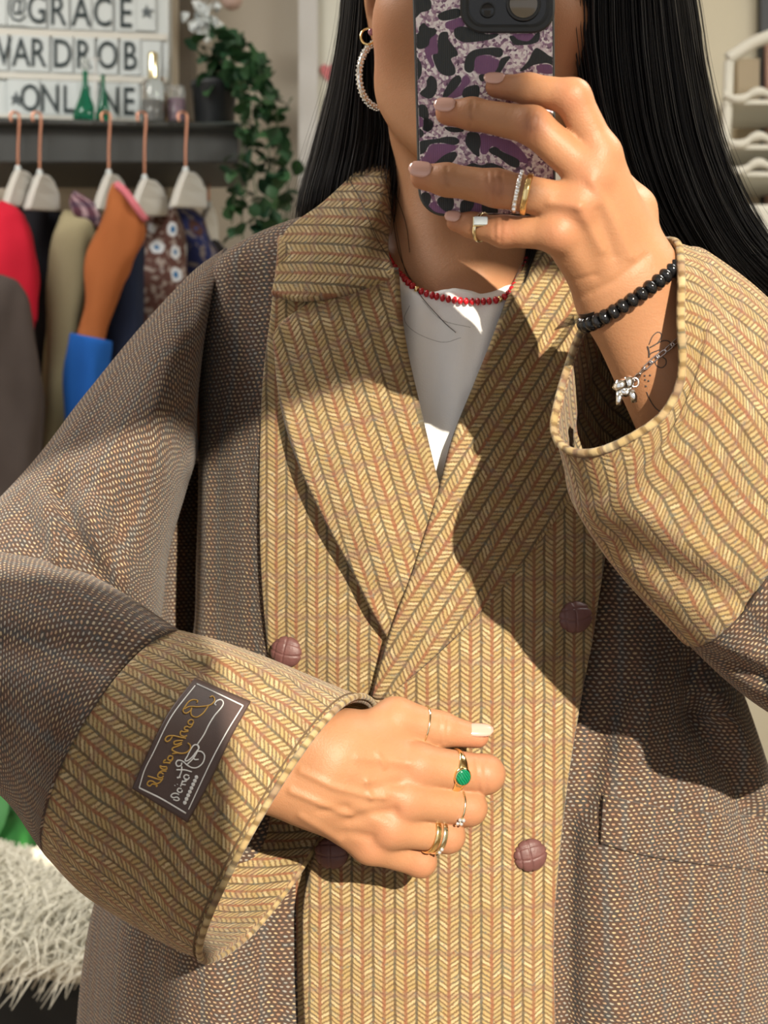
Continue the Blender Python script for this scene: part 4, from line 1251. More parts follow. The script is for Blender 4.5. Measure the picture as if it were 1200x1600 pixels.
spots = [   # traced blotches, (colour, zoom frame, outline)
 ('k', z2, [(60, 0), (180, -10), (205, 40), (185, 75), (130, 90), (100, 120), (62, 140)]),
 ('k', z2, [(248, 110), (300, 78), (390, 60), (420, 90), (400, 125), (330, 145), (270, 145)]),
 ('p', z2, [(305, 165), (350, 145), (425, 128), (445, 180), (400, 200), (360, 215), (310, 200)]),
 ('k', z2, [(375, 205), (430, 190), (520, 215), (600, 245), (690, 245), (640, 280), (540, 300), (440, 305), (380, 275), (365, 235)]),
 ('k', z2, [(115, 195), (150, 165), (180, 195), (235, 210), (235, 245), (195, 280), (180, 330), (120, 355), (80, 320), (78, 260), (110, 235)]),
 ('p', z2, [(235, 240), (245, 300), (250, 380), (205, 400), (225, 470), (205, 480), (170, 420), (155, 360), (180, 325), (185, 285)]),
 ('k', z2, [(265, 240), (320, 232), (330, 290), (385, 360), (390, 400), (345, 425), (375, 490), (370, 535), (315, 548), (255, 515), (220, 440), (215, 395), (250, 380), (248, 310)]),
 ('k', z2, [(60, 385), (100, 410), (132, 470), (130, 540), (95, 590), (60, 600)]),
 ('k', z2, [(450, 420), (500, 365), (600, 345), (700, 345), (720, 385), (690, 415), (620, 395), (540, 405), (515, 440), (510, 500), (480, 525), (442, 500)]),
 ('p', z2, [(530, 405), (600, 398), (650, 420), (690, 435), (675, 500), (620, 535), (540, 530), (515, 500), (515, 430)]),
 ('k', z2, [(700, 430), (740, 408), (775, 410), (740, 460), (710, 510), (680, 545), (610, 560), (570, 590), (545, 560), (560, 535), (640, 535), (680, 490)]),
 ('k', z2, [(765, 265), (800, 260), (830, 285), (905, 295), (960, 240), (985, 235), (980, 290), (940, 315), (860, 325), (800, 320)]),
 ('p', z2, [(790, 250), (935, 245), (915, 290), (880, 298), (820, 280)]),
 ('k', z2, [(930, 380), (960, 345), (1010, 370), (1050, 400), (1085, 420), (1085, 470), (1030, 455), (940, 470), (880, 505), (840, 510), (900, 440)]),
 ('p', z2, [(960, 480), (1020, 462), (1070, 475), (1085, 530), (985, 525)]),
 ('k', z2, [(170, 580), (200, 545), (240, 580), (240, 660), (200, 710), (150, 700), (120, 670), (165, 625)]),
 ('k', z2, [(300, 650), (350, 570), (400, 542), (420, 580), (390, 630), (330, 690), (295, 715), (285, 690)]),
 ('p', z2, [(430, 555), (460, 545), (485, 590), (440, 640), (420, 690), (310, 715), (360, 655), (410, 610)]),
 ('k', z2, [(440, 640), (500, 615), (545, 620), (550, 680), (520, 720), (430, 700)]),
 ('k', z2, [(85, 780), (130, 752), (170, 770), (185, 830), (180, 870), (215, 890), (200, 940), (140, 935), (150, 860), (80, 820)]),
 ('p', z2, [(75, 830), (130, 845), (150, 880), (130, 915), (75, 915)]),
 ('k', z3, [(78, 95), (120, 95), (150, 130), (130, 160), (78, 160)]),
 ('k', z3, [(150, 20), (210, 40), (215, 85), (180, 120), (150, 100)]),
 ('k', z3, [(85, 225), (130, 185), (240, 170), (310, 155), (380, 160), (405, 190), (370, 215), (270, 200), (190, 215), (160, 265), (110, 285), (82, 260)]),
 ('p', z3, [(200, 215), (270, 205), (370, 215), (375, 250), (300, 285), (230, 345), (135, 335), (165, 275)]),
 ('k', z3, [(240, 335), (300, 285), (370, 262), (388, 290), (350, 345), (290, 365), (225, 350)]),
 ('k', z3, [(300, 85), (420, 95), (430, 120), (340, 120)]),
 ('k', z3, [(470, 125), (540, 130), (560, 190), (550, 250), (545, 300), (490, 260), (450, 205), (455, 155)]),
 ('p', z3, [(560, 140), (700, 165), (800, 200), (890, 300), (890, 350), (800, 310), (700, 250), (640, 225), (600, 280), (560, 270), (555, 200)]),
 ('k', z3, [(620, 245), (665, 228), (720, 265), (830, 320), (830, 375), (770, 365), (690, 305), (630, 275)]),
 ('k', z3, [(430, 380), (500, 345), (560, 360), (640, 345), (730, 385), (720, 420), (440, 400)]),
 ('p', z3, [(560, 365), (640, 360), (640, 400), (570, 400)]),
 ('k', z3, [(110, 585), (160, 555), (198, 580), (190, 640), (150, 690), (105, 640)]),
 ('p', z3, [(195, 640), (225, 620), (250, 650), (310, 700), (200, 705), (160, 690)]),
 ('k', z3, [(250, 600), (320, 578), (362, 600), (360, 670), (310, 695), (255, 650)]),
 ('k', z3, [(420, 620), (500, 615), (510, 650), (470, 705), (415, 710)]),
 ('p', z3, [(515, 625), (570, 630), (575, 690), (480, 705), (505, 660)]),
 ('k', z3, [(575, 635), (670, 650), (675, 720), (580, 715)]),
 ('k', z2, [(60, -180), (160, -200), (190, -120), (120, -60), (60, -80)]), ('k', z2, [(240, -140), (330, -180), (370, -100), (300, -50), (240, -80)]),
]
kv, pv = [], []
for kind, fn, pts in spots:
    pp = cr(np.array([fn(q) for q in pts]), len(pts) * 4, closed=True)
    pp[:, 1] = np.clip(pp[:, 1], -112, 333)
    e0 = lean(np.stack([np.full(len(pp), 649.8), pp[:, 1]], 1))[:, 0]; e1 = lean(np.stack([np.full(len(pp), 863.8), pp[:, 1]], 1))[:, 0]
    cc = np.maximum(0, pp[:, 1] - 298); e0 = e0 + 36 - np.sqrt(np.maximum(0, 36 ** 2 - cc ** 2))
    pp[:, 0] = np.clip(pp[:, 0], e0, e1)
    n = len(pp); z_ = -0.00045 if kind == 'k' else -0.0004
    V = [PL(x, y, z_) for x, y in pp] + [PL(x, y, -0.0002) for x, y in pp]
    Fs = [tuple(range(n))] + [(k, (k + 1) % n, n + (k + 1) % n, n + k) for k in range(n)]
    (kv if kind == 'k' else pv).append((V, Fs))
for nm, lst, mt in (('black_spots', kv, M_spot), ('purple_spots', pv, M_purple)):
    v, f = merge(lst); o = mesh_obj(nm, v, f, mt, phone, False); fix_normals(o)
    bm = bmesh.new(); bm.from_mesh(o.data); bmesh.ops.triangulate(bm, faces=[q for q in bm.faces if len(q.verts) > 4]); bm.to_mesh(o.data); bm.free()
# camera island
isl = slab(rrect(719, 867, -100, 52, 36), [(0, 0.0), (0, -0.0022), (3, -0.0034), (9, -0.0034), (13, -0.0026)], M_blackmat, 'camera_surround', phone)
slab(rrect(733, 853, -86, 38, 26), [(0, -0.002), (0, -0.0029)], M_black, 'camera_plate', phone)
M_lens = plain('lens_glass', (0.11, 0.085, 0.05), 0.08, spec=0.9)
for lx, ly, lr in ((818, 6, 27), (766, -50, 27), (818, -58, 12), (762, 15, 12)):
    parts = []
    for (ri, dz) in ((lr, -0.0026), (lr, -0.0042), (lr * 0.86, -0.0042), (lr * 0.80, -0.0034)):
        parts.append([PL(lx + ri * math.cos(2 * math.pi * k / 28), ly + ri * math.sin(2 * math.pi * k / 28), dz) for k in range(28)])
    V = [p for r in parts for p in r]; Fs = [(i * 28 + k, i * 28 + (k + 1) % 28, (i + 1) * 28 + (k + 1) % 28, (i + 1) * 28 + k) for i in range(3) for k in range(28)]
    lo_ = mesh_obj('lens_ring', V, Fs, M_blackmat, phone); fix_normals(lo_)
    V = [PL(lx + lr * 0.82 * math.cos(2 * math.pi * k / 28), ly + lr * 0.82 * math.sin(2 * math.pi * k / 28), -0.0035) for k in range(28)] + [PL(lx, ly, -0.0040)]
    mesh_obj('lens_glass', V, [(k, (k + 1) % 28, 28) for k in range(28)], M_lens if lr > 20 else M_black, phone)
# ------------------------------------------------------------------ hair
def hair_mat():
    t = NT('black_hair')
    n_ = t.noise(t.obj(), 120, 2)
    t.color(t.mix(n_, (0.004, 0.0035, 0.004), (0.012, 0.010, 0.011))); t.set(Roughness=0.40, Specular_IOR_Level=0.35)
    return t.m
M_hair = hair_mat()
hv, hf = [], []
def strands(guides, N, jl, jd, r, seg=22, seed=0, wav=3.0, ext=0.0):
    g = np.array(guides, float)              # (G, K, 3)
    rs = np.random.RandomState(seed)
    for k in range(N):
        s = rs.rand() * (len(g) - 1)
        i = min(int(s), len(g) - 2); f_ = s - i
        base = g[i] * (1 - f_) + g[i + 1] * f_
        c = cr(base, seg)
        tt = np.linspace(0, 1, seg)
        ph = rs.rand() * 6.28; am = rs.randn() * wav
        c[:, 0] += rs.randn() * jl + am * np.sin(tt * 5 + ph) * tt + rs.randn() * ext * tt ** 2
        c[:, 2] += rs.randn() * jd
        cut = int(seg * (0.82 + 0.18 * rs.rand()))
        W = PA(c[:cut])
        rad = r * (0.6 + 0.7 * rs.rand()) * np.clip(1.15 - tt[:cut] ** 3 * 0.8, 0.15, 1)
        v, f = path_tube(W, rad, 3, caps=False)
        hv.append(v); hf.append(f)
gl = [[(545, -160, 1.155), (537, 0, 1.155), (519, 120, 1.165), (491, 230, 1.165), (466, 320, 1.16), (462, 400, 1.185)],
      [(568, -160, 1.13), (560, 0, 1.135), (548, 120, 1.145), (532, 230, 1.145), (515, 310, 1.145), (510, 400, 1.18)],
      [(585, -160, 1.125), (577, 0, 1.140), (580, 100, 1.150), (584, 190, 1.145), (572, 280, 1.135), (562, 380, 1.16)],
      [(598, -160, 1.115), (588, 0, 1.150), (600, 140, 1.150), (622, 210, 1.145), (624, 300, 1.135), (612, 390, 1.120)]]
strands(gl, 1100, 2.5, 0.009, 0.00042, seed=1)
gr = [[(905, -160, 1.045), (893, 0, 1.055), (903, 100, 1.062), (925, 200, 1.075), (965, 300, 1.085), (1010, 400, 1.095), (1060, 500, 1.12)],
      [(950, -160, 1.045), (945, 0, 1.052), (950, 110, 1.058), (968, 215, 1.07), (1005, 320, 1.085), (1060, 420, 1.10), (1120, 520, 1.13)],
      [(1000, -160, 1.07), (1010, 0, 1.075), (1020, 110, 1.08), (1040, 225, 1.09), (1080, 335, 1.10), (1140, 430, 1.12), (1220, 520, 1.15)],
      [(1040, -160, 1.11), (1062, 0, 1.11), (1078, 110, 1.115), (1102, 225, 1.12), (1145, 330, 1.13), (1200, 405, 1.14), (1300, 480, 1.16)],
      [(1052, -160, 1.15), (1082, 0, 1.15), (1098, 110, 1.15), (1124, 225, 1.15), (1166, 325, 1.15), (1215, 395, 1.15), (1310, 470, 1.17)]]
strands(gr, 2400, 4.0, 0.012, 0.00045, seed=2, ext=5)
strands([[(842, 120, 1.13), (846, 250, 1.12), (836, 330, 1.105), (822, 400, 1.088), (806, 455, 1.070)], [(860, 120, 1.13), (862, 250, 1.12), (850, 340, 1.10), (834, 400, 1.084), (818, 450, 1.066)]], 120, 2, 0.003, 0.00035, seed=3, wav=1.5)
strands([gl[0], gl[0]], 26, 6, 0.008, 0.00010, seed=5, ext=14, wav=5)
strands([gr[4], gr[4]], 40, 6, 0.010, 0.00012, seed=6, ext=18, wav=6)
# inner mass so the hair is opaque
def mass(g, thick):
    g = np.array(g, float); G = np.swapaxes(np.array([cr(r, 26) for r in g]), 0, 1); G = np.swapaxes(cr(np.swapaxes(G, 0, 1), 16), 0, 1)
    A = G.copy(); A[..., 2] += 0.004; B = G.copy(); B[..., 2] += thick
    nv, nu = A.shape[:2]; n = nv * nu
    V = np.concatenate([PA(A).reshape(-1, 3), PA(B).reshape(-1, 3)])
    Fs = grid_faces(nv, nu, 0) + grid_faces(nv, nu, n, True)
    bd = [(0, j) for j in range(nu)] + [(i, nu - 1) for i in range(1, nv)] + [(nv - 1, j) for j in range(nu - 2, -1, -1)] + [(i, 0) for i in range(nv - 2, 0, -1)]
    for k in range(len(bd)):
        a = bd[k][0] * nu + bd[k][1]; q = bd[(k + 1) % len(bd)]; c = q[0] * nu + q[1]; Fs.append((a, c, c + n, a + n))
    hv.append(V); hf.append(Fs)
def shrink(g, m):
    g = np.array(g, float); g[0, :, 0] += m * (1 if g[-1, 0, 0] > g[0, 0, 0] else -1); g[-1, :, 0] -= m * (1 if g[-1, 0, 0] > g[0, 0, 0] else -1); return g
mass(shrink(gl, 5), 0.05); mass(shrink(gr, 6), 0.06)
# crown over the skull
c0 = np.array(P(752, -70, 1.135)); V, Fs = ellipsoid(c0, 0.087, 0.108, 0.116, 40, 28)
keep = ~((V[:, 1] < 1.075) & (V[:, 2] < P(0, -215, 1.1)[2])); V2 = V
Fs = [q for q in Fs if all(keep[i] for i in q)]
hv.append(V2); hf.append(Fs)
strands([[(690, -330, 1.10), (600, -250, 1.09), (566, -120, 1.11), (560, 0, 1.14)], [(740, -335, 1.08), (640, -300, 1.04), (590, -170, 1.06), (586, -20, 1.13)]], 260, 4, 0.006, 0.00045, seed=8)
strands([[(760, -335, 1.08), (860, -300, 1.04), (910, -170, 1.045), (905, -20, 1.055)], [(800, -330, 1.10), (900, -250, 1.09), (980, -120, 1.08), (1010, 0, 1.08)], [(810, -320, 1.15), (960, -230, 1.14), (1040, -120, 1.13), (1070, 0, 1.13)]], 420, 4, 0.006, 0.00045, seed=9)
# stray hairs lying over collar, neck and shirt
T_all = bvh_of([o for o in col.objects if o.parent in (coat, person) and o.type == 'MESH'])
def stray(pts, r=0.00018, lift=0.0015):
    pts = cr(pts, 40); W = []
    for q in pts:
        a, n = hit(T_all, *q)
        W.append(np.array(a) + np.array((0, -lift, 0)))
    W = np.array(W)
    for _ in range(4): W[1:-1, 1] = np.minimum(W[1:-1, 1], (W[:-2, 1] + W[2:, 1]) / 2)
    v, f = path_tube(W, r, 3, caps=False); hv.append(v); hf.append(f)
stray([(600, 260), (612, 330), (625, 400), (652, 455), (690, 500), (712, 520)], 0.00028)
stray([(546, 282), (566, 320), (590, 375), (612, 410)], 0.00026)
stray([(617, 300), (634, 350), (640, 395)], 0.00022); stray([(532, 300), (538, 335)], 0.0002); stray([(606, 280), (618, 350), (632, 420), (650, 452)], 0.0002)
stray([(640, 478), (632, 500), (650, 520), (690, 535), (720, 528)], 0.00012); stray([(660, 470), (690, 500), (735, 512)], 0.00012)
for k in range(9): stray([(928, 488 + k), (912, 492 + k * 1.2), (890 - k * 3, 500 + (k - 3) * 3)], 0.0002)
ov = np.concatenate(hv); of = []; o_ = 0
for v, f in zip(hv, hf):
    of += [tuple(i + o_ for i in q) for q in f]; o_ += len(v)
hair = mesh_obj('hair', ov, of, M_hair, person, True)

# ------------------------------------------------------------------ jewellery
def basis(ax):
    ax = np.array(ax, float); ax /= np.linalg.norm(ax)
    u = np.cross(ax, (0, 1, 0.001)); u /= np.linalg.norm(u); v = np.cross(ax, u)
    return ax, u, v
def band(c, ax, R, w, t, seg=40, taper=None):
    """flat finger ring: centre, finger direction, inner radius, width, thickness; returns verts, faces"""
    ax, u, v = basis(ax); V = []; Fs = []
    prof = [(-w / 2, 0), (-w / 2, t * 0.7), (-w / 4, t), (w / 4, t), (w / 2, t * 0.7), (w / 2, 0)]
    for k in range(seg):
        a = 2 * math.pi * k / seg; d = math.cos(a) * u + math.sin(a) * v
        sc = taper(d) if taper else 1.0
        for (x, r) in prof: V.append(c + ax * x * sc + d * (R + r * (0.5 + 0.5 * sc)))
    m = len(prof)
    for k in range(seg):
        k2 = (k + 1) % seg
        for i in range(m): Fs.append((k * m + i, k2 * m + i, k2 * m + (i + 1) % m, k * m + (i + 1) % m))
    return np.array(V), Fs
def finger_at(fg, i, t):
    a, b = np.array(fg[i], float), np.array(fg[i + 1], float); q = a + (b - a) * t
    return np.array(P(*q[:3])), np.array(P(*b[:3])) - np.array(P(*a[:3])), q[3] * mpx(q[2])
def jewel(name, label, c):
    return empty(name, tuple(c), label, 'ring')
M_crys = NT('crystal'); M_crys.color((0.85, 0.88, 0.92)).set(Roughness=0.05, Specular_IOR_Level=1.0, Metallic=0.75); M_crys = M_crys.m
# phone hand, ring finger: pave band and a plain gold band
for i, (t, lab_, mt) in enumerate(((0.74, 'silver ring set with small stones nearer the knuckle of the phone hand', M_silver), (0.635, 'plain yellow gold band beside the stone-set ring on the phone hand', M_gold))):
    c, ax, r = finger_at(u_ring, 0, t); e = jewel('finger_ring', lab_, c)
    mesh_obj('band', *band(c, ax, r * 1.01, 0.0026 if i == 0 else 0.0034, 0.0014), mt, e)
    if i == 0:
        axn, u, v = basis(ax)
        for k in range(9):
            a = math.radians(-64 + 16 * k); d = np.array((0, -1, 0)) * math.cos(a) + np.cross(axn, (0, -1, 0)) * math.sin(a)
            d -= axn * (d @ axn); d /= np.linalg.norm(d)
            mesh_obj('stone', *ellipsoid(c + d * (r * 1.01 + 0.0014), 0.0013, 0.0013, 0.0013, 8, 6), M_crys, e)
c, ax, r = finger_at(u_ring, 0, 0.70)
c, ax, r = finger_at(u_pinky, 1, 0.72); e = jewel('finger_ring', 'ring with white rectangular stone on the little finger under the phone', c)
mesh_obj('band', *band(c, ax, r * 1.02, 0.0022, 0.0012), M_palegold, e)
q = np.array(P(751, 346, 0.8665)); V, Fs = box(q[0] - 0.0044, q[0] + 0.0044, q[1] - 0.0012, q[1] + 0.003, q[2] - 0.0028, q[2] + 0.0028); bevel(mesh_obj('setting', V, Fs, M_palegold, e, False), 0.0006)
M_moon = plain('white_stone', (0.62, 0.70, 0.74), 0.1, spec=0.7, var=0.1, vscale=300)
V, Fs = box(q[0] - 0.0039, q[0] + 0.0039, q[1] - 0.0022, q[1], q[2] - 0.0023, q[2] + 0.0025); bevel(mesh_obj('stone', V, Fs, M_moon, e, False), 0.0007)
# coat hand
c, ax, r = finger_at(l_thumb, 1, 0.62); e = jewel('finger_ring', 'thin gold band on the thumb of the lower hand', c); mesh_obj('band', *band(c, ax, r * 1.015, 0.0012, 0.0009), M_palegold, e)
c, ax, r = finger_at(l_index, 0, 0.54); e = jewel('finger_ring', 'gold signet ring with round green stone on the lower index finger', c)
mesh_obj('band', *band(c, ax, r * 1.01, 0.0085, 0.0016, taper=lambda d: 0.3 + 0.7 * max(0, -d[1] * 0.98 - 0.1 * d[2]) ** 2), M_gold, e)
axn = ax / np.linalg.norm(ax); nrm = np.array((0.0, -1.0, -0.06)); nrm -= axn * (nrm @ axn); nrm /= np.linalg.norm(nrm); sd = np.cross(axn, nrm)
def disc(c, nrm, u, v, ru, rv, h, seg=28):
    V = []; Fs = []
    for (s, z) in ((1.0, -h), (1.0, 0.0), (0.85, h * 0.35), (0.5, h * 0.6)):
        for k in range(seg):
            a = 2 * math.pi * k / seg; V.append(c + u * ru * s * math.cos(a) + v * rv * s * math.sin(a) + nrm * z)
    V.append(c + nrm * h * 0.7); n = len(V) - 1
    for i in range(3):
        for k in range(seg): Fs.append((i * seg + k, i * seg + (k + 1) % seg, (i + 1) * seg + (k + 1) % seg, (i + 1) * seg + k))
    for k in range(seg): Fs.append((3 * seg + k, 3 * seg + (k + 1) % seg, n))
    return np.array(V), Fs
gc = c + nrm * (r * 1.01 + 0.0016)
o = mesh_obj('bezel', *disc(gc, nrm, axn, sd, 0.0057, 0.0060, 0.0022), M_gold, e); fix_normals(o)
def malachite():
    t = NT('malachite'); w = t.n.new('ShaderNodeTexWave'); w.inputs['Scale'].default_value = 260; w.inputs['Distortion'].default_value = 4; w.bands_direction = 'DIAGONAL'
    t.link(t.obj(), w.inputs['Vector']); t.color(t.mix(w.outputs['Fac'], (0.0, 0.085, 0.035), (0.005, 0.19, 0.085))); t.set(Roughness=0.12); return t.m
o = mesh_obj('stone', *disc(gc + nrm * 0.0012, nrm, axn, sd, 0.0049, 0.0052, 0.0014), malachite(), e); fix_normals(o)
c, ax, r = finger_at(l_middle, 0, 0.80); e = jewel('finger_ring', 'fine gold ring with tiny stone cluster on the lower middle finger', c)
mesh_obj('band', *band(c, ax, r * 1.01, 0.0013, 0.0010), M_palegold, e)
axn, u, v = basis(ax)
for k, (da, dx) in enumerate(((28, -0.0015), (28, 0.0012), (44, -0.0015), (44, 0.0012))):
    a = math.radians(da); d = np.array((0, -math.cos(a), -math.sin(a))); d -= axn * (d @ axn); d /= np.linalg.norm(d)
    mesh_obj('stone', *ellipsoid(c + d * (r + 0.0014) + axn * dx, 0.0013, 0.0013, 0.0013, 8, 6), M_crys, e)
for i, (t, lab_) in enumerate(((0.80, 'bright gold band nearest the fingertip side on the lower ring finger'), (0.68, 'wide gold band nearest the hand on the lower ring finger'))):
    c, ax, r = finger_at(l_ring, 0, t); e = jewel('finger_ring', lab_, c)
    mesh_obj('band', *band(c, ax, r * 1.012, 0.0036 if i == 0 else 0.0040, 0.0016), M_palegold if i == 0 else M_gold, e)
    if i == 0:
        for da in (30, 46): 
            axn = ax / np.linalg.norm(ax); a = math.radians(da); d = np.array((0, -math.cos(a), -math.sin(a))); d -= axn * (d @ axn); d /= np.linalg.norm(d)
            mesh_obj('stone', *ellipsoid(c + d * (r + 0.0018), 0.0014, 0.0014, 0.0014, 8, 6), M_crys, e)

# black bead bracelet
br = empty('bead_bracelet', P(990, 455, 0.886), 'black glossy bead bracelet around the raised wrist', 'bracelet')
cb = np.array(P(986, 457, 0.888)); Aw = (np.array(P(1056, 408, 0.894)) - np.array(P(917, 509, 0.886))) / 2; Bw = np.array((0.004, -0.0305, -0.003))
fine = np.array([cb + Aw * math.cos(a) + Bw * math.sin(a) for a in np.linspace(0, 2 * math.pi, 400)])
cum = np.concatenate([[0], np.cumsum(np.linalg.norm(np.diff(fine, axis=0), axis=1))]); NB = int(cum[-1] / 0.0060); src = None
for k in range(NB):
    i = min(np.searchsorted(cum, cum[-1] * k / NB), 398); q = fine[i]; tg = fine[i + 1] - fine[i]
    if src is None:
        src = mesh_obj('bead', *ellipsoid((0, 0, 0), 0.0033, 0.0046, 0.0046, 14, 10), M_black, None, loc=(0, 0, 0)); bo = src
    else:
        bo = src.copy(); col.objects.link(bo)
    bo.parent = br; bo.location = Vector(q) - Vector(br.location); bo.rotation_euler = Vector((1, 0, 0)).rotation_difference(Vector(tg)).to_euler()

# silver chain bracelet with a little figure
ch = empty('chain_bracelet', P(1010, 580, 0.88), 'oxidised silver link chain bracelet with small figure charm on the raised wrist', 'bracelet')
T_body2 = bvh_of([body])
def link(c, dr, nr, L=0.0052, w=0.0022, r=0.00042):
    dr = dr / np.linalg.norm(dr); nr = nr - dr * (nr @ dr); nr /= np.linalg.norm(nr); sd = np.cross(dr, nr); pts = []
    for k in range(20):
        a = 2 * math.pi * k / 20; x = math.cos(a); y = math.sin(a)
        pts.append(c + dr * (math.copysign(max(0, abs(x) - 0.0), x) * L * 0.5 if abs(x) > 0.5 else x * L * 0.5) + sd * (math.copysign(min(1, abs(y) * 1.25), y) * w * 0.5))
    return path_tube(pts, r, 6, closed=True)
path = [(1078, 512), (1058, 531), (1040, 547), (1022, 561), (1006, 577), (993, 592)]
pp = cr(path, 60); W = []
for q in pp:
    a, n = hit(T_body2, *q); W.append(np.array(a) + np.array(n) * 0.0012 if a is not None else None)
W = np.array([w for w in W if w is not None])
cum = np.concatenate([[0], np.cumsum(np.linalg.norm(np.diff(W, axis=0), axis=1))]); tot = cum[-1]
nl = max(3, int(tot / 0.0046))
for k in range(nl):
    s_ = (k + 0.5) / nl * tot; i = min(np.searchsorted(cum, s_), len(W) - 1); i0 = max(0, i - 3); i1 = min(len(W) - 1, i + 3); dr = W[i1] - W[i0]
    nr = np.array((0.1, -1, 0.2)) if k % 2 == 0 else np.array((0.6, -0.6, 0.6))
    mesh_obj('link', *link(W[i], dr, nr, 0.0064), M_dsilver, ch)
# rest of the chain around the back of the wrist
ctr = np.array(P(1030, 572, 0.900)); e1 = W[-1] - ctr; e2 = W[0] - ctr
back = [W[-1], ctr + e1 * 1.05 + np.array((0, 0.016, 0)), ctr + np.array((0.0, 0.031, 0.0)), ctr + e2 * 1.08 + np.array((0, 0.016, 0)), W[0]]
mesh_obj('hidden_chain', *path_tube(cr(back, 24), 0.0010, 6), M_dsilver, ch)
fig = np.array(P(976, 602, 0.864))
ms = mpx(0.864)
def fp(dx, dy, dd=0.0): return fig + np.array((dx * ms, dd, -dy * ms))
o = mesh_obj('charm_ring', *path_tube([fp(15 + 6 * math.cos(a), -4 + 7 * math.sin(a), -0.002) for a in np.linspace(0, 6.28, 18)[:-1]], 0.0006, 6, closed=True), M_dsilver, ch)
cv = [ellipsoid(fp(6, -4), 0.0036, 0.0034, 0.0042, 16, 12), path_tube([fp(2, -3), fp(-8, 0), fp(-14, 8)], [0.0036, 0.0036, 0.0026], 12), path_tube([fp(-8, 10), fp(-9, 24), fp(-10, 31)], [0.0022, 0.0017, 0.0013], 10), path_tube([fp(9, 8), fp(14, 18), fp(15, 27)], [0.0024, 0.0021, 0.0016], 10), path_tube([fp(-8, 8), fp(2, 12), fp(9, 8)], 0.0024, 10)]
mesh_obj('charm', *merge(cv), M_silver, ch)

# line tattoo on the inner wrist
M_ink = plain('tattoo_ink', (0.035, 0.028, 0.028), 0.6)
def tz(p): return (930 + p[0] * 140 / 1200.0, 500 + p[1] * 170 / 1457.0)
tat = []
for s_, w in (([(720, 330), (760, 230), (820, 170), (870, 170), (885, 215), (850, 290), (790, 340), (730, 370)], 1), ([(730, 370), (820, 320), (900, 280), (970, 280), (1010, 320), (1000, 380)], 1),
              ([(700, 350), (720, 430), (720, 500)], 1.6), ([(720, 480), (760, 440), (860, 400)], 1), ([(905, 500), (945, 530), (945, 590), (900, 635), (840, 625), (805, 580), (810, 540)], 1),
              ([(690, 960), (730, 1060), (800, 1170), (900, 1250)], 1), ([(980, 1120), (1000, 1080), (1040, 1020)], 1), ([(740, 520), (760, 580), (800, 560)], 0.8)):
    W = []
    for q in cr(s_, len(s_) * 6):
        a, n = hit(T_body2, *tz(q))
        if a is not None: W.append(np.array(a) + np.array(n) * 0.00005)
    if len(W) > 3: tat.append(path_tube(W, 0.00032 * w, 5))
for q in ((665, 745), (735, 740), (670, 800), (715, 815), (680, 885)):
    a, n = hit(T_body2, *tz(q))
    if a is not None: tat.append(ellipsoid(np.array(a), 0.0006, 0.0004, 0.0006, 8, 6))
t_o = mesh_obj('tattoo', *merge(tat), M_ink, body); t_o['label'] = 'fine dark line tattoo'

# red bead necklace
nk = empty('bead_necklace', P(715, 470, 1.07), 'red bead necklace with small gold spacers at the neckline', 'necklace')
M_red = plain('red_bead', (0.42, 0.012, 0.020), 0.22, var=0.2, vscale=200)
T_sk = bvh_of([o for o in col.objects if o.parent == person and o.name in ('body', 't_shirt')])
pth = cr([(600, 390), (606, 404), (620, 424), (638, 443), (660, 457), (690, 466), (720, 471), (750, 472), (778, 469), (792, 462), (802, 450), (815, 428), (826, 400)], 160)
W = []
for q in pth:
    a, n = hit(T_sk, *q); W.append(np.array(a) + np.array((0, -0.0022, 0)))
W = np.array(W)
for _ in range(10): W[1:-1] = (W[:-2] + W[1:-1] * 2 + W[2:]) / 4
cum = np.concatenate([[0], np.cumsum(np.linalg.norm(np.diff(W, axis=0), axis=1))]); step = 0.0041; n = int(cum[-1] / step); srcs = {}
for k in range(n):
    i = min(np.searchsorted(cum, (k + 0.5) * step), len(W) - 2); pxk = 600 + W[i][0] / W[i][1] * F
    g = abs(pxk - 653) < 5 or abs(pxk - 781) < 5
    key = 'gold' if g else 'red'
    if key not in srcs:
        srcs[key] = bo = mesh_obj('spacer_bead' if g else 'bead', *ellipsoid((0, 0, 0), 0.0019 if not g else 0.0017, 0.0027 if not g else 0.0024, 0.0027 if not g else 0.0024, 12, 8), M_gold if g else M_red, None, loc=(0, 0, 0))
    else:
        bo = srcs[key].copy(); col.objects.link(bo)
    tg = W[i + 1] - W[i]; bo.parent = nk; bo.location = Vector(W[i]) - Vector(nk.location); bo.rotation_euler = Vector((1, 0, 0)).rotation_difference(Vector(tg)).to_euler()

# earrings
er = empty('hoop_earring', P(583, 66, 1.098), 'large silver hoop earring covered in tiny stones', 'earring')
hc = np.array(P(594, 117, 1.112)); hu = np.array(P(561, 117, 1.092)) - hc; hw = np.array((0, 0, 52 * mpx(1.1)))
loop = [hc + hu * math.cos(a) + hw * math.sin(a) for a in np.linspace(0, 2 * math.pi, 49)[:-1]]
mesh_obj('hoop', *path_tube(loop, 0.0019, 10, closed=True), M_silver, er)
rs = np.random.RandomState(4); sv = []
for k in range(48):
    T_ = loop[(k + 1) % 48] - loop[k - 1]; ax, u, v = basis(T_)
    for m in range(6):
        a = 2 * math.pi * (m + 0.5 * (k % 2)) / 6; sv.append(ellipsoid(np.array(loop[k]) + (u * math.cos(a) + v * math.sin(a)) * 0.0019, 0.00085, 0.00085, 0.00085, 6, 4))
o = mesh_obj('pave_stones', *merge(sv), M_crys, er, False); o['kind'] = 'stuff'
e2 = empty('small_hoop_earring', P(575, 55, 1.098), 'small plain gold hoop earring above the large hoop', 'earring')
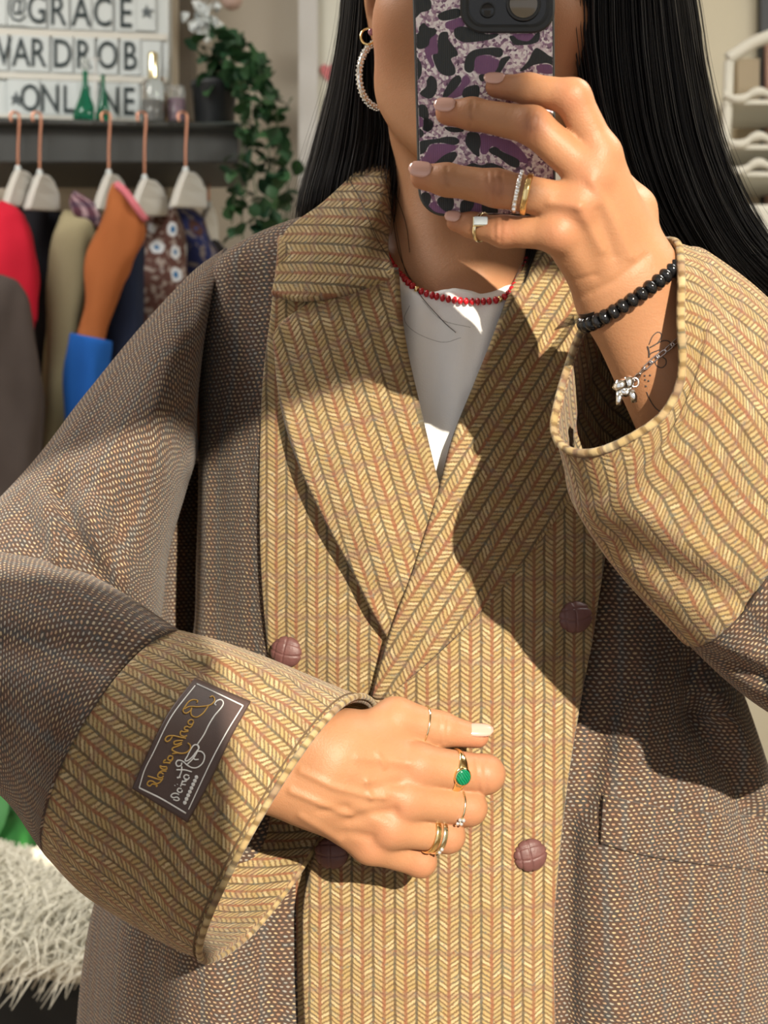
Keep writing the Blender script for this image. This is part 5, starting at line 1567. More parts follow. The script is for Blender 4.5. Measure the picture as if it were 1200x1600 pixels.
hc = np.array(P(575, 57, 1.100)); mesh_obj('hoop', *path_tube([hc + np.array((math.cos(a) * 0.0052, math.sin(a) * 0.004 * 0.5, math.sin(a) * 0.0062)) for a in np.linspace(0, 2 * math.pi, 33)[:-1]], 0.0008, 8, closed=True), M_gold, e2)
e3 = empty('stud_earring', P(579, 50, 1.10), 'tiny pink stone stud earring on the ear lobe', 'earring')
q = np.array(P(580, 50, 1.098)); mesh_obj('stone', *ellipsoid(q, 0.0024, 0.0018, 0.0026, 10, 8), plain('pink_stone', (0.32, 0.12, 0.16), 0.1, spec=0.8), e3); mesh_obj('setting', *path_tube([q + np.array((0, 0.001, 0)), q + np.array((0.002, 0.004, 0))], 0.0014, 8), M_gold, e3)
# ------------------------------------------------------------------ the shop behind
def BD(px, add=0.0): return 2.50 + 0.00021 * px + add          # the rack wall stands a little askew
def PB(px, py, add=0.0): return np.array(P(px, py, BD(px, add)))
def quad_box(x0, x1, y0, y1, a0, a1):
    """box between pixel bounds on the askew wall, from depth offset a0 to a1 (front face size kept)"""
    f = [PB(x0, y1, a0), PB(x1, y1, a0), PB(x1, y0, a0), PB(x0, y0, a0)]
    dn = np.array((0.0, 1.0, 0.0)) * (a1 - a0)
    V = f + [q + dn for q in f]
    return np.array(V), [(3, 2, 1, 0), (4, 5, 6, 7), (0, 1, 5, 4), (1, 2, 6, 5), (2, 3, 7, 6), (3, 0, 4, 7)]
M_shelf = plain('dark_slate_shelf', (0.040, 0.043, 0.042), 0.45, var=0.1, vscale=20)
sh = empty('wall_shelf', tuple(PB(150, 250, 0.1)), 'dark slate shelf over the clothes rail', 'shelf')
bevel(mesh_obj('board', *quad_box(-420, 372, 196, 254, 0.0, 0.20), M_shelf, sh, False), 0.003)
M_glassy = plain('shelf_glass', (0.10, 0.14, 0.13), 0.08, spec=0.8)
mesh_obj('glass_top', *quad_box(-420, 374, 191, 196, -0.004, 0.20), M_glassy, sh, False)
V, Fs = path_tube([PB(-420, 181, -0.012), PB(372, 198, -0.012)], 0.006, 12)
mesh_obj('rail', V, Fs, M_shelf, sh)

# ---- letter light box
lb = empty('letter_light_box', tuple(PB(120, 192, 0.12)), 'white letter light box with three rows of dark letters on the shelf', 'sign')
M_lbw = plain('light_box_white', (0.52, 0.56, 0.56), 0.30, spec=0.6)
M_lbr = plain('light_box_rail', (0.56, 0.55, 0.50), 0.4)
M_tile = plain('clear_letter_tile', (0.54, 0.585, 0.59), 0.25, spec=0.6)
M_let = plain('letter_ink', (0.018, 0.032, 0.036), 0.4)
SL = 0.035     # rows fall slightly to the right
def lbx(x, y): return x, y + SL * (x - 120)
def lbq(x0, x1, y0, y1, a0, a1):
    f = [PB(*lbx(x0, y1), a0), PB(*lbx(x1, y1), a0), PB(*lbx(x1, y0), a0), PB(*lbx(x0, y0), a0)]
    V = f + [q + np.array((0, a1 - a0, 0)) for q in f]
    return np.array(V), [(3, 2, 1, 0), (4, 5, 6, 7), (0, 1, 5, 4), (1, 2, 6, 5), (2, 3, 7, 6), (3, 0, 4, 7)]
bevel(mesh_obj('case', *lbq(-46, 263, -22, 188, 0.115, 0.165), M_lbw, lb, False), 0.002)
for (y0, y1) in ((-22, -14), (48, 58), (116, 126), (182, 187)):
    mesh_obj('rail', *lbq(-44, 261, y0, y1, 0.110, 0.118), M_lbr, lb, False)
def glyph(ch, px, py, hpx, wsc=0.82, add=0.108):
    cu = bpy.data.curves.new('t', 'FONT'); cu.body = ch; cu.align_x = 'CENTER'; cu.extrude = 0.004; cu.offset = 0.006 if ch != '@' else 0.0; cu.resolution_u = 3
    o = bpy.data.objects.new('t', cu); col.objects.link(o)
    bpy.context.view_layer.update()
    me = bpy.data.meshes.new_from_object(o.evaluated_get(bpy.context.evaluated_depsgraph_get()))
    bpy.data.objects.remove(o); bpy.data.curves.remove(cu)
    V = np.array([v.co[:] for v in me.vertices]); Fs = [tuple(p.vertices) for p in me.polygons]; bpy.data.meshes.remove(me)
    V[:, 1] -= (V[:, 1].min() + V[:, 1].max()) / 2; V[:, 0] -= (V[:, 0].min() + V[:, 0].max()) / 2
    V = V / (V[:, 1].max() - V[:, 1].min())
    c = PB(*lbx(px, py), add); s = hpx * mpx(c[1]); ex = PB(px + 1, py + SL, add) - PB(px, py, add); ex /= np.linalg.norm(ex)
    W = c + np.outer(V[:, 0] * s * wsc, ex) + np.outer(V[:, 1] * s, (0, 0, 1)) + np.outer(-V[:, 2] * 0.05, (0, 1, 0))
    mesh_obj('letter', W, Fs, M_let, lb, False)
def tile(px, py, w, h): mesh_obj('letter_tile', *lbq(px - w / 2, px + w / 2, py - h / 2, py + h / 2, 0.1095, 0.1115), M_tile, lb, False)
def star(px, py, r):
    c = PB(*lbx(px, py), 0.108); pts = []
    for k in range(10):
        a = math.pi / 2 + math.pi * k / 5; q = (r if k % 2 == 0 else r * 0.42) * mpx(c[1]); pts.append(c + np.array((math.cos(a) * q, 0, math.sin(a) * q)))
    V = pts + [p + np.array((0, 0.001, 0)) for p in pts]
    mesh_obj('star', V, [tuple(range(10))[::-1], tuple(range(10, 20))] + [(k, (k + 1) % 10, 10 + (k + 1) % 10, 10 + k) for k in range(10)], M_let, lb, False)
for ch, x, y in (('@', 27, 14), ('G', 57, 16), ('R', 92, 17), ('A', 127, 17), ('C', 160, 17), ('E', 197, 17)): tile(x, y, 31, 58); glyph(ch, x, y, 46, 0.66 if ch != '@' else 0.60)
tile(-4, 14, 28, 58)
tile(228, 15, 30, 58); star(229, 15, 12)
for ch, x in (('W', -4), ('A', 33), ('R', 61), ('D', 98), ('R', 132), ('O', 168), ('B', 204)): tile(x, 86, 31, 56); glyph(ch, x, 84, 44, 0.66)
tile(236, 88, 30, 56)
star(25, 158, 13); tile(25, 154, 26, 54)
for ch, x in (('O', 47), ('N', 78), ('L', 108), ('I', 138), ('N', 172), ('E', 202)): tile(x, 154, 29, 54); glyph(ch, x, 155, 43, 0.66)

# ---- bottles on the shelf
def glass(name, c, rough=0.08, tr=0.75):
    t = NT(name); t.color(c); t.set(Roughness=rough); t.bsdf.inputs['Transmission Weight'].default_value = tr; t.bsdf.inputs['IOR'].default_value = 1.3
    return t.m
M_green = glass('green_glass', (0.02, 0.22, 0.12)); M_brownl = plain('dark_amber_liquid', (0.035, 0.020, 0.016), 0.15); M_amber = glass('amber_glass', (0.28, 0.16, 0.07)); M_clear = glass('clear_glass', (0.75, 0.78, 0.76), 0.05, 0.85)
M_purp = plain('purple_liquid', (0.16, 0.02, 0.10), 0.2)
def bpx(px, add): return mpx(BD(px, add))
def bottle(name, label, px, base, prof, mat, add=0.05, parts=()):
    e = empty(name, tuple(PB(px, base, add)), label, 'bottle'); c = PB(px, base, add); k = bpx(px, add)
    o = mesh_obj('glass_body', *lathe(c, [(r * k, z * k) for r, z in prof]), mat, e); fix_normals(o)
    for nm, pr, mt in parts:
        o = mesh_obj(nm, *lathe(c, [(r * k, z * k) for r, z in pr]), mt, e); fix_normals(o)
    return e
bottle('green_bottle', 'wide green teardrop glass bottle before the light box', 133, 190, [(14, 0), (18, 2), (19, 8), (15, 22), (8, 40), (4.5, 58), (3.5, 70), (4.5, 74), (4.5, 78), (3, 79)], M_green, 0.05, (('stopper', [(2.4, 78), (5, 82), (6.5, 90), (4, 98), (1, 101)], M_clear),))
bottle('green_bottle', 'slim green glass bottle beside the wide teardrop one', 161, 190, [(9, 0), (10, 3), (10, 16), (8, 30), (4, 48), (2.5, 66), (3.2, 70), (3.2, 72)], M_green, 0.05)
bottle('perfume_bottle', 'perfume bottle with tall gold cap and dark liquid', 239, 193, [(17, 0), (18, 2), (18, 60), (15, 66), (7, 69)], M_clear, 0.045, (('liquid', [(16, 2), (16.6, 3), (16.6, 34), (16, 34.5)], M_brownl), ('gold_cap', [(8, 69), (8, 70), (8, 108), (7.2, 110)], M_palegold)))
bottle('amber_bottle', 'brown pear-shaped bottle next to the perfume bottle', 253, 192, [(11, 0), (12, 2), (12, 22), (9, 40), (4, 58), (3, 68), (3, 70)], M_amber, 0.10)
bottle('purple_bottle', 'short round glass jar with purple contents', 276, 192, [(13, 0), (14, 2), (14, 50), (13, 56)], M_clear, 0.06, (('contents', [(12.5, 3), (12.8, 4), (12.8, 36), (12, 37)], M_purp),))
st = empty('trinket_stand', tuple(PB(147, 194, 0.03)), 'thin upright trinket stand on the shelf', 'stand')
mesh_obj('pole', *path_tube([PB(148, 192, 0.03), PB(149, 92, 0.03)], 0.0012, 8), M_frame, st); c = PB(147, 195, 0.03); k = bpx(147, 0.03)
mesh_obj('base', *lathe(c, [(9 * k, 0), (9 * k, 2 * k), (3 * k, 4 * k)]), M_black, st); mesh_obj('arm', *path_tube([PB(140, 92, 0.03), PB(158, 92, 0.03)], 0.0012, 8), M_frame, st)
V, Fs = quad_box(268, 290, 193, 201, 0.01, 0.04); tag(bevel(mesh_obj('card_box', V, Fs, M_lbw, None, False), 0.001), 'small white card box at the shelf edge', 'box')

# ---- potted trailing plant
pl = empty('trailing_plant', tuple(PB(335, 205, 0.08)), 'trailing green plant in a matt black pot at the shelf end', 'plant')
c = PB(335, 206, 0.08); k = bpx(335, 0.08)
M_pot = plain('black_pot', (0.010, 0.012, 0.014), 0.5)
o = mesh_obj('pot', *lathe(c, [(29 * k, 0), (30 * k, 1 * k), (35 * k, 66 * k), (37 * k, 68 * k), (37 * k, 75 * k), (34 * k, 75 * k), (33 * k, 68 * k)], 32), M_pot, pl); fix_normals(o)
def leaf_mat(name, a, b):
    t = NT(name); n_ = t.n.new('ShaderNodeObjectInfo'); t.color(t.mix(n_.outputs['Random'], a, b)); t.set(Roughness=0.5, Specular_IOR_Level=0.3); return t.m
M_leaf = leaf_mat('ivy_leaf', (0.012, 0.045, 0.022), (0.030, 0.085, 0.028)); M_stem = plain('plant_stem', (0.05, 0.08, 0.03), 0.6)
def leaf_mesh(name, L, W, mat, nseg=6, fold=0.25, droop=0.25):
    V = []; Fs = []
    for i in range(nseg + 1):
        s = i / nseg; w = W * math.sin(math.pi * min(1, s * 0.93 + 0.05)) ** 0.8; z = -droop * L * s * s
        V += [(-w, s * L, z + fold * w), (0, s * L, z), (w, s * L, z + fold * w)]
    for i in range(nseg):
        a = i * 3; Fs += [(a, a + 1, a + 4, a + 3), (a + 1, a + 2, a + 5, a + 4)]
    me = bpy.data.meshes.new(name); me.from_pydata(V, [], Fs); me.polygons.foreach_set('use_smooth', [True] * len(Fs)); me.materials.append(mat); me.update()
    return me
LM = [leaf_mesh('leaf', 0.027, 0.0120, M_leaf), leaf_mesh('leaf', 0.023, 0.0110, M_leaf), leaf_mesh('leaf', 0.031, 0.0130, M_leaf)]
rs = np.random.RandomState(12)
stems = [[(340, 140, 0.08), (330, 95, 0.05), (305, 62, 0.04)], [(335, 140, 0.08), (345, 80, 0.06), (335, 45, 0.06)], [(345, 140, 0.08), (365, 85, 0.03), (385, 80, 0.02)],
         [(355, 140, 0.06), (395, 95, 0.0), (415, 150, -0.02), (420, 240, -0.03), (412, 330, -0.03), (405, 410, -0.03)], [(355, 140, 0.06), (390, 110, 0.0), (400, 170, -0.02), (390, 260, -0.03), (378, 340, -0.03), (385, 420, -0.03)],
         [(360, 140, 0.06), (405, 105, 0.02), (428, 170, 0.0), (440, 240, 0.0), (450, 300, 0.0), (440, 390, 0.0)], [(355, 140, 0.06), (380, 120, 0.0), (385, 200, -0.03), (400, 300, -0.04), (425, 400, -0.04)],
         [(358, 140, 0.06), (410, 130, -0.01), (435, 200, -0.02), (425, 290, -0.03), (440, 360, -0.03)], [(355, 140, 0.06), (375, 130, -0.02), (380, 220, -0.04), (368, 300, -0.03), (362, 350, -0.03)]]
nleaf = [22, 20, 18, 42, 40, 40, 38, 36, 34]
for s_, nl in zip(stems, nleaf):
    W = np.array([PB(*q) for q in cr(s_, 30)]); mesh_obj('stem', *path_tube(W, 0.0012, 5), M_stem, pl)
    for m in range(nl):
        t = (m + rs.rand()) / nl; q = W[min(29, int(t * 29))] + rs.randn(3) * np.array((0.010, 0.012, 0.008))
        o = bpy.data.objects.new('leaf', LM[rs.randint(3)]); col.objects.link(o); o.parent = pl
        o.location = Vector(q) - Vector(pl.location); a = rs.rand() * 6.28
        o.rotation_euler = (rs.uniform(-0.9, 0.9) + (math.radians(70) if rs.rand() < 0.6 else 0), rs.uniform(-0.6, 0.6), a); o.scale = (1, 1, 1)
# white silk blossom behind the plant
fw = empty('white_blossom', tuple(PB(330, 130, 0.14)), 'pale white blossom spray behind the trailing plant', 'flowers')
M_pet = plain('white_petal', (0.62, 0.66, 0.66), 0.6); PM = leaf_mesh('petal', 0.020, 0.010, M_pet, 5, 0.3, 0.3)
mesh_obj('stem', *path_tube(cr([PB(330, 130, 0.14), PB(335, 70, 0.14), PB(328, 25, 0.14)], 10), 0.0015, 6), M_stem, fw)
for m in range(34):
    q = PB(322 + rs.randn() * 13, 35 + rs.randn() * 14, 0.14); o = bpy.data.objects.new('petal', PM); col.objects.link(o); o.parent = fw; o.location = Vector(q) - Vector(fw.location); o.rotation_euler = tuple(rs.rand(3) * 6.28)
vs = empty('pink_ornament', tuple(PB(362, 15, 0.2)), 'pale pink rounded ornament hanging on the wall above the plant', 'ornament')
M_pinko = plain('pale_pink_ceramic', (0.50, 0.36, 0.31), 0.4)
mesh_obj('body', *lathe(PB(362, 15, 0.2), [(0.006, 0), (0.014, 0.004), (0.020, 0.016), (0.021, 0.032), (0.016, 0.05), (0.010, 0.058)]), M_pinko, vs); mesh_obj('cord', *path_tube([PB(362, -38, 0.2), PB(362, -150, 0.2)], 0.001, 6), M_frame, vs)
# corner shade painted as a brown strip behind the light box, pale door frame with a bright pane
M_corner_shade = plain('corner_shade_taupe', (0.15, 0.13, 0.105), 0.6, var=0.15, vscale=8)
V, Fs = box(P(225, 0, 2.93)[0], P(303, 0, 2.93)[0], 2.91, 2.98, P(0, 192, 2.93)[2], 2.75); struct('corner_shade_strip', V, Fs, M_corner_shade)
V, Fs = box(P(468, 0, 2.93)[0], P(497, 0, 2.93)[0], 2.90, 2.98, 0.0, 2.3); struct('trim_2', V, Fs, M_frame)
V, Fs = box(P(497, 0, 2.93)[0], P(640, 0, 2.93)[0], 2.92, 2.98, P(0, 205, 2.93)[2], 2.3); door = struct('door_1', V, Fs, plain('pale_door', (0.66, 0.66, 0.58), 0.3))
M_heart = plain('pink_paint', (0.55, 0.16, 0.17), 0.5)
hp = np.array(P(513, 112, 2.915)); hv_ = []
for k in range(24):
    a = 2 * math.pi * k / 24; hv_.append(hp + np.array((16 * math.sin(a) ** 3 * 0.0010, 0, (13 * math.cos(a) - 5 * math.cos(2 * a) - 2 * math.cos(3 * a) - math.cos(4 * a)) * 0.0012)))
V = hv_ + [q + np.array((0, 0.004, 0)) for q in hv_]
mesh_obj('heart_motif', V, [tuple(range(24)), tuple(range(24, 48))[::-1]] + [(k, (k + 1) % 24, 24 + (k + 1) % 24, 24 + k) for k in range(24)], M_heart, door, False)

# ---- clothes on the rail
M_copper = plain('rose_gold', (0.62, 0.30, 0.20), 0.3, 1.0); M_hang = plain('white_painted_hanger', (0.52, 0.51, 0.47), 0.5); M_hangs = plain('hanger_label_face', (0.30, 0.30, 0.28), 0.5)
def hanger(px, top, neck, face_w, label, add=-0.03):
    e = empty('clothes_hanger', tuple(PB(px, neck, add)), label, 'hanger', 'clothes hangers on the rail')
    hook = [PB(px - 10, 190, add), PB(px - 12, 181, add), PB(px - 7, 175, add), PB(px + 1, 178, add), PB(px + 2, 192, add), PB(px, 230, add), PB(px, neck, add)]
    mesh_obj('hook', *path_tube(cr(hook, 30), 0.0022, 8), M_copper, e)
    c = PB(px, neck, add); k = bpx(px, add); mesh_obj('collar', *lathe(c + np.array((0, 0, -0.006)), [(5 * k, 0), (5 * k, 6 * k), (3 * k, 9 * k)], 12), M_lbw, e)
    # flat shaped bar, seen almost end on: light edge to the left, label face to the right
    lv = []
    for (dx0, dx1, dy) in ((-6, face_w * 0.45, 3), (-12, face_w * 0.75, 14), (-20, face_w, 34), (-28, face_w * 1.05, 60)):
        lv.append([PB(px + dx0, neck + dy, add), PB(px + dx0 + 11, neck + dy, add - 0.02), PB(px + dx1, neck + dy + 2, add + 0.03), PB(px + dx1 - 6, neck + dy + 2, add + 0.05)])
    V = [q for r in lv for q in r]; Fs = [(i * 4 + j, i * 4 + (j + 1) % 4, (i + 1) * 4 + (j + 1) % 4, (i + 1) * 4 + j) for i in range(3) for j in range(4)] + [(3, 2, 1, 0), (12, 13, 14, 15)]
    o = mesh_obj('bar', V, Fs, M_hang, e, False); fix_normals(o); bevel(o, 0.004, 2)
    return e
hanger(28, 190, 262, 34, 'pale clothes hanger carrying the red jacket at the left end')
hanger(62, 190, 268, 32, 'pale clothes hanger carrying the black jacket')
hanger(170, 190, 268, 32, 'pale clothes hanger carrying the khaki coat')
hanger(226, 190, 276, 38, 'pale clothes hanger carrying the rust and navy jacket')
hanger(290, 190, 264, 34, 'pale clothes hanger carrying the floral jacket')
def garment(name, label, rings, mat, add0=0.0, cat='jacket', n=24, nv=40, seed=0, wob=0.012):
    """hanging garment seen from the shoulder end: rings of (y, x_left, x_right, depth half, add)"""
    R = []
    for (y, xl, xr, dh, add) in rings:
        dh *= 0.55
        cx, hw = (xl + xr) / 2, (xr - xl) / 2
        R.append([(cx + hw * math.copysign(abs(math.cos(2 * math.pi * k / n)) ** 0.8, math.cos(2 * math.pi * k / n)), y + 6 * math.cos(2 * math.pi * k / n), BD(cx, add + add0) - dh * math.copysign(abs(math.sin(2 * math.pi * k / n)) ** 0.8, math.sin(2 * math.pi * k / n))) for k in range(n)])
    G = cr(np.array(R), nv); W = PA(G); cen = W.mean(axis=1, keepdims=True); rad = W - cen; rad /= np.maximum(np.linalg.norm(rad, axis=-1, keepdims=True), 1e-9)
    S = W.copy(); S[..., 2] *= 0.25
    W = W + rad * (wob * vnoise(S, 38, seed).reshape(W.shape[:2]))[..., None]
    Fs = grid_faces(nv, n, 0, False, True) + [tuple(range(n)), tuple((nv - 1) * n + k for k in range(n))[::-1]]
    seg = np.linalg.norm(np.roll(W, -1, axis=1) - W, axis=-1); cu = np.cumsum(seg, axis=1)
    UV = np.stack([cu, W[..., 2]], -1).reshape(-1, 2)
    o = mesh_obj(name, W.reshape(-1, 3), Fs, mat, None, True, UV, loc=tuple(W.reshape(-1, 3).min(axis=0) * np.array((0, 0, 1)) + W.reshape(-1, 3).mean(axis=0) * np.array((1, 1, 0)))); fix_normals(o)
    if label: tag(o, label, cat)
    return o
def cloth(name, c, var=0.15): return plain(name, c, 0.9, spec=0.15, var=var, vscale=14, bumpd=0.0006, bscale=500)
M_cred = cloth('red_wool', (0.46, 0.012, 0.030)); M_cbr = cloth('dark_brown_suede', (0.055, 0.043, 0.038), 0.3); M_cblk = cloth('black_wool', (0.012, 0.012, 0.016)); M_ckh = cloth('khaki_cotton', (0.27, 0.235, 0.14))
M_crust = cloth('rust_wool', (0.30, 0.095, 0.030)); M_cnavy = cloth('navy_wool', (0.012, 0.017, 0.036)); M_cblue = cloth('royal_blue_knit', (0.012, 0.085, 0.33)); M_cpink = cloth('pink_wool', (0.52, 0.15, 0.18)); M_cchar = cloth('charcoal_wool', (0.030, 0.028, 0.030))
def floral(name, base, f1, f2, sc):
    t = NT(name); u = t.n.new('ShaderNodeUVMap')
    vo = t.n.new('ShaderNodeTexVoronoi'); vo.inputs['Scale'].default_value = sc; vo.inputs['Randomness'].default_value = 0.4; t.link(u.outputs[0], vo.inputs['Vector'])
    d = t.math('ADD', vo.outputs['Distance'], t.math('MULTIPLY', t.math('SUBTRACT', t.noise(u.outputs[0], sc * 5, 2), 0.5), 0.16))
    leaf = t.smooth(t.noise(u.outputs[0], sc * 3.2, 2), 0.52, 0.60)
    c = t.mix(t.math('MULTIPLY', leaf, 0.8), base, (0.30, 0.25, 0.22))
    c = t.mix(t.math('SUBTRACT', 1.0, t.smooth(d, 0.30, 0.36)), c, f1); c = t.mix(t.math('SUBTRACT', 1.0, t.smooth(d, 0.14, 0.19)), c, f2)
    t.color(c); t.set(Roughness=0.9); return t.m
M_flo = floral('brown_floral_print', (0.075, 0.028, 0.020), (0.50, 0.52, 0.54), (0.015, 0.11, 0.26), 27); M_flo2 = floral('blue_print', (0.020, 0.030, 0.12), (0.09, 0.035, 0.025), (0.02, 0.10, 0.35), 22)
def plaid():
    t = NT('plaid_collar'); uvv, u, v = t.uv(); a = t.math('SINE', t.math('MULTIPLY', u, 260)); b = t.math('SINE', t.math('MULTIPLY', v, 260))
    c = t.mix(t.smooth(a, 0.2, 0.5), (0.07, 0.02, 0.035), (0.30, 0.20, 0.22)); c = t.mix(t.math('MULTIPLY', t.smooth(b, 0.2, 0.5), 0.6), c, (0.03, 0.018, 0.04)); t.color(c); t.set(Roughness=0.9); return t.m
garment('red_jacket', 'bright red jacket hanging at the left end of the rail', [(318, 2, 26, 0.02, 0), (335, -20, 38, 0.06, 0), (370, -45, 50, 0.09, 0), (430, -55, 58, 0.10, 0), (490, -60, 58, 0.09, 0), (518, -60, 52, 0.08, 0), (700, -70, 45, 0.08, 0.02), (1100, -80, 40, 0.08, 0.02)], M_cred, -0.06, seed=1)
garment('brown_coat', 'dark grey-brown suede coat sleeve in front of the red jacket', [(428, -20, 16, 0.02, 0), (440, -40, 34, 0.05, 0), (480, -50, 46, 0.07, 0), (560, -55, 58, 0.07, 0), (660, -60, 64, 0.07, 0), (760, -60, 60, 0.07, 0.0), (860, -60, 50, 0.07, 0.0), (1150, -80, 30, 0.07, 0.0)], M_cbr, -0.20, 'coat', seed=2, wob=0.014)
jb = garment('black_jacket', 'black jacket hanging between the red jacket and the khaki coat', [(284, 32, 44, 0.02, 0), (300, 22, 66, 0.05, 0), (330, 26, 96, 0.08, 0), (380, 34, 102, 0.09, 0), (450, 40, 100, 0.09, 0), (600, 46, 95, 0.09, 0), (800, 46, 95, 0.09, 0), (1150, 46, 95, 0.09, 0)], M_cblk, 0.08, seed=3)
garment('khaki_coat', 'khaki cotton coat with folded sleeve and plaid collar', [(334, 105, 140, 0.02, 0), (345, 92, 150, 0.05, 0), (370, 80, 150, 0.07, 0), (400, 76, 140, 0.07, 0), (450, 76, 132, 0.06, 0), (520, 72, 124, 0.06, 0), (600, 66, 114, 0.06, 0), (700, 60, 104, 0.06, 0.0), (900, 56, 100, 0.06, 0), (1150, 50, 95, 0.06, 0)], M_ckh, -0.02, 'coat', seed=4, wob=0.010)
kc = [o for o in col.objects if o.name.startswith('khaki_coat')][0]
pc = garment('plaid_collar', None, [(303, 116, 136, 0.01, 0), (312, 108, 152, 0.03, 0), (330, 106, 158, 0.045, 0), (346, 118, 158, 0.04, 0), (354, 130, 156, 0.02, 0)], plaid(), -0.02, nv=16); setparent(pc, kc)
rj = garment('rust_jacket', 'rust jacket with navy body panel, pink collar edge and royal blue cuff', [(290, 176, 190, 0.01, 0), (305, 168, 205, 0.03, 0), (340, 160, 226, 0.06, 0), (380, 146, 225, 0.06, 0), (430, 135, 196, 0.055, 0), (500, 122, 172, 0.05, 0), (545, 115, 166, 0.05, 0)], M_crust, -0.13, seed=5)
q = garment('navy_panel', None, [(352, 196, 210, 0.01, 0), (380, 180, 226, 0.05, 0), (430, 170, 226, 0.07, 0), (520, 158, 222, 0.08, 0), (700, 140, 210, 0.08, 0), (1150, 110, 190, 0.08, 0)], M_cnavy, -0.075, seed=6); setparent(q, rj)
q = garment('blue_cuff', None, [(526, 112, 168, 0.05, 0), (540, 108, 168, 0.055, 0), (600, 102, 160, 0.055, 0), (660, 98, 150, 0.055, 0), (760, 92, 140, 0.05, 0), (770, 94, 138, 0.04, 0)], M_cblue, -0.135, nv=20, seed=7); setparent(q, rj)
v, f = path_tube([PB(*s) for s in cr([(182, 288, -0.15), (196, 300, -0.16), (212, 322, -0.165), (228, 344, -0.16)], 14)], 0.006, 8); mesh_obj('pink_collar_edge', v, f, M_cpink, rj)
garment('floral_jacket', 'brown jacket printed with white and blue flowers', [(306, 250, 266, 0.01, 0), (318, 240, 276, 0.04, 0), (350, 228, 288, 0.06, 0), (400, 216, 292, 0.07, 0), (450, 210, 290, 0.07, 0), (520, 206, 280, 0.07, 0), (700, 200, 270, 0.07, 0), (1150, 190, 260, 0.07, 0)], M_flo, 0.03, seed=8)
garment('blue_print_jacket', 'dark blue printed jacket behind the floral one', [(312, 276, 292, 0.01, 0), (330, 270, 312, 0.04, 0), (370, 272, 330, 0.06, 0), (420, 270, 346, 0.06, 0), (600, 260, 340, 0.06, 0), (1150, 250, 330, 0.06, 0)], M_flo2, 0.115, seed=9)
garment('navy_coat', 'plain dark navy coat at the right end of the rail', [(350, 316, 324, 0.01, 0), (375, 314, 346, 0.04, 0), (420, 310, 372, 0.06, 0), (600, 300, 376, 0.06, 0), (1150, 290, 370, 0.06, 0)], M_cchar, 0.205, 'coat', seed=10)
hanger(326, 190, 318, 16, 'pale clothes hanger carrying the navy coat, half hidden at the right end', 0.17)

# ---- low left corner: fur throw over a dark stool, big green leaves
so = empty('upholstered_stool', (float(P(40, 1500, 1.95)[0]), 2.06, 0.0), 'dark grey upholstered stool under the fur throw', 'stool')
c = np.array(P(40, 1500, 1.95)); zt = c[2]
V, Fs = box(c[0] - 0.30, c[0] + 0.24, 1.82, 2.30, 0.50, 0.655); bevel(mesh_obj('seat', V, Fs, cloth('dark_grey_fabric', (0.030, 0.032, 0.033), 0.3), so, False), 0.03, 4)
for sx in (-0.26, 0.20):
    for sy in (1.88, 2.24): mesh_obj('leg', *path_tube([(c[0] + sx, sy, 0.52), (c[0] + sx * 1.05, sy, 0.0)], [0.02, 0.014], 10), M_black, so)
so.location.z = so.location.z
M_fur = plain('cream_fur', (0.74, 0.71, 0.60), 0.8, var=0.12, vscale=30)
fur = empty('fur_throw', (float(P(40, 1500, 1.9)[0]), 2.03, 0.66), 'cream long-haired fur throw lying over the stool', 'throw')
hide = []
for i, y in enumerate(np.linspace(0, 1, 12)):
    r = []
    for j, x in enumerate(np.linspace(0, 1, 16)):
        px = -140 + 330 * x; yy = 1.80 + 0.46 * y
        top_ = 1375 + 30 * (1 - x) + (60 * max(0, (0.35 - y) / 0.35) ** 1.5)
        zz = 0.690 + 0.010 * math.sin(x * 5 + y * 3) + 0.030 * math.sin(y * math.pi) - (0.025 * max(0, (0.2 - y) / 0.2))
        r.append(((px - 600) / F * 1.85, yy, zz))
    hide.append(r)
hide = np.array(hide); G = np.swapaxes(cr(np.swapaxes(cr(hide, 30), 0, 1), 40), 0, 1)
N_ = grid_normals(G); N_ = np.where(N_[..., 2:3] < 0, -N_, N_)
V = np.concatenate([G.reshape(-1, 3), (G - N_ * 0.012).reshape(-1, 3)]); o = mesh_obj('hide', V, grid_faces(30, 40, 0) + grid_faces(30, 40, 1200, True), M_fur, fur); fix_normals(o)
fv = []; rs = np.random.RandomState(3); Gf = G.reshape(-1, 3); Nf = N_.reshape(-1, 3)
for k in range(2600):
    i = rs.randint(1200); b = Gf[i] + rs.randn(3) * np.array((0.008, 0.012, 0.002)); d = np.array((-0.55 + 0.5 * rs.randn(), -0.85 + 0.35 * rs.randn(), 0.2)); L = 0.035 + 0.035 * rs.rand()
    pts = [b, b + Nf[i] * L * 0.35 + d * L * 0.35, b + Nf[i] * L * 0.30 + d * L * 0.8 + np.array((0, 0, -0.01)), b + Nf[i] * L * 0.1 + d * L * 1.1 + np.array((0, 0, -0.028))]
    fv.append(path_tube(pts, [0.0014, 0.0013, 0.0010, 0.0004], 3, caps=False))
o = mesh_obj('long_hair', *merge(fv), M_fur, fur); o['kind'] = 'stuff'
gp = empty('broad_leaf_plant', (float(P(0, 0, 2.3)[0]), 2.62, 0.0), 'bright green broad-leaved plant behind the fur throw', 'plant')
M_bleaf = leaf_mat('bright_leaf', (0.020, 0.14, 0.03), (0.05, 0.26, 0.05)); BLM = leaf_mesh('leaf', 0.13, 0.045, M_bleaf, 8, 0.2, 0.35)
mesh_obj('planter', *lathe(np.array((P(0, 0, 2.3)[0], 2.62, 0.0)), [(0.11, 0), (0.12, 0.02), (0.15, 0.40), (0.155, 0.42), (0.13, 0.42)]), M_pot, gp)
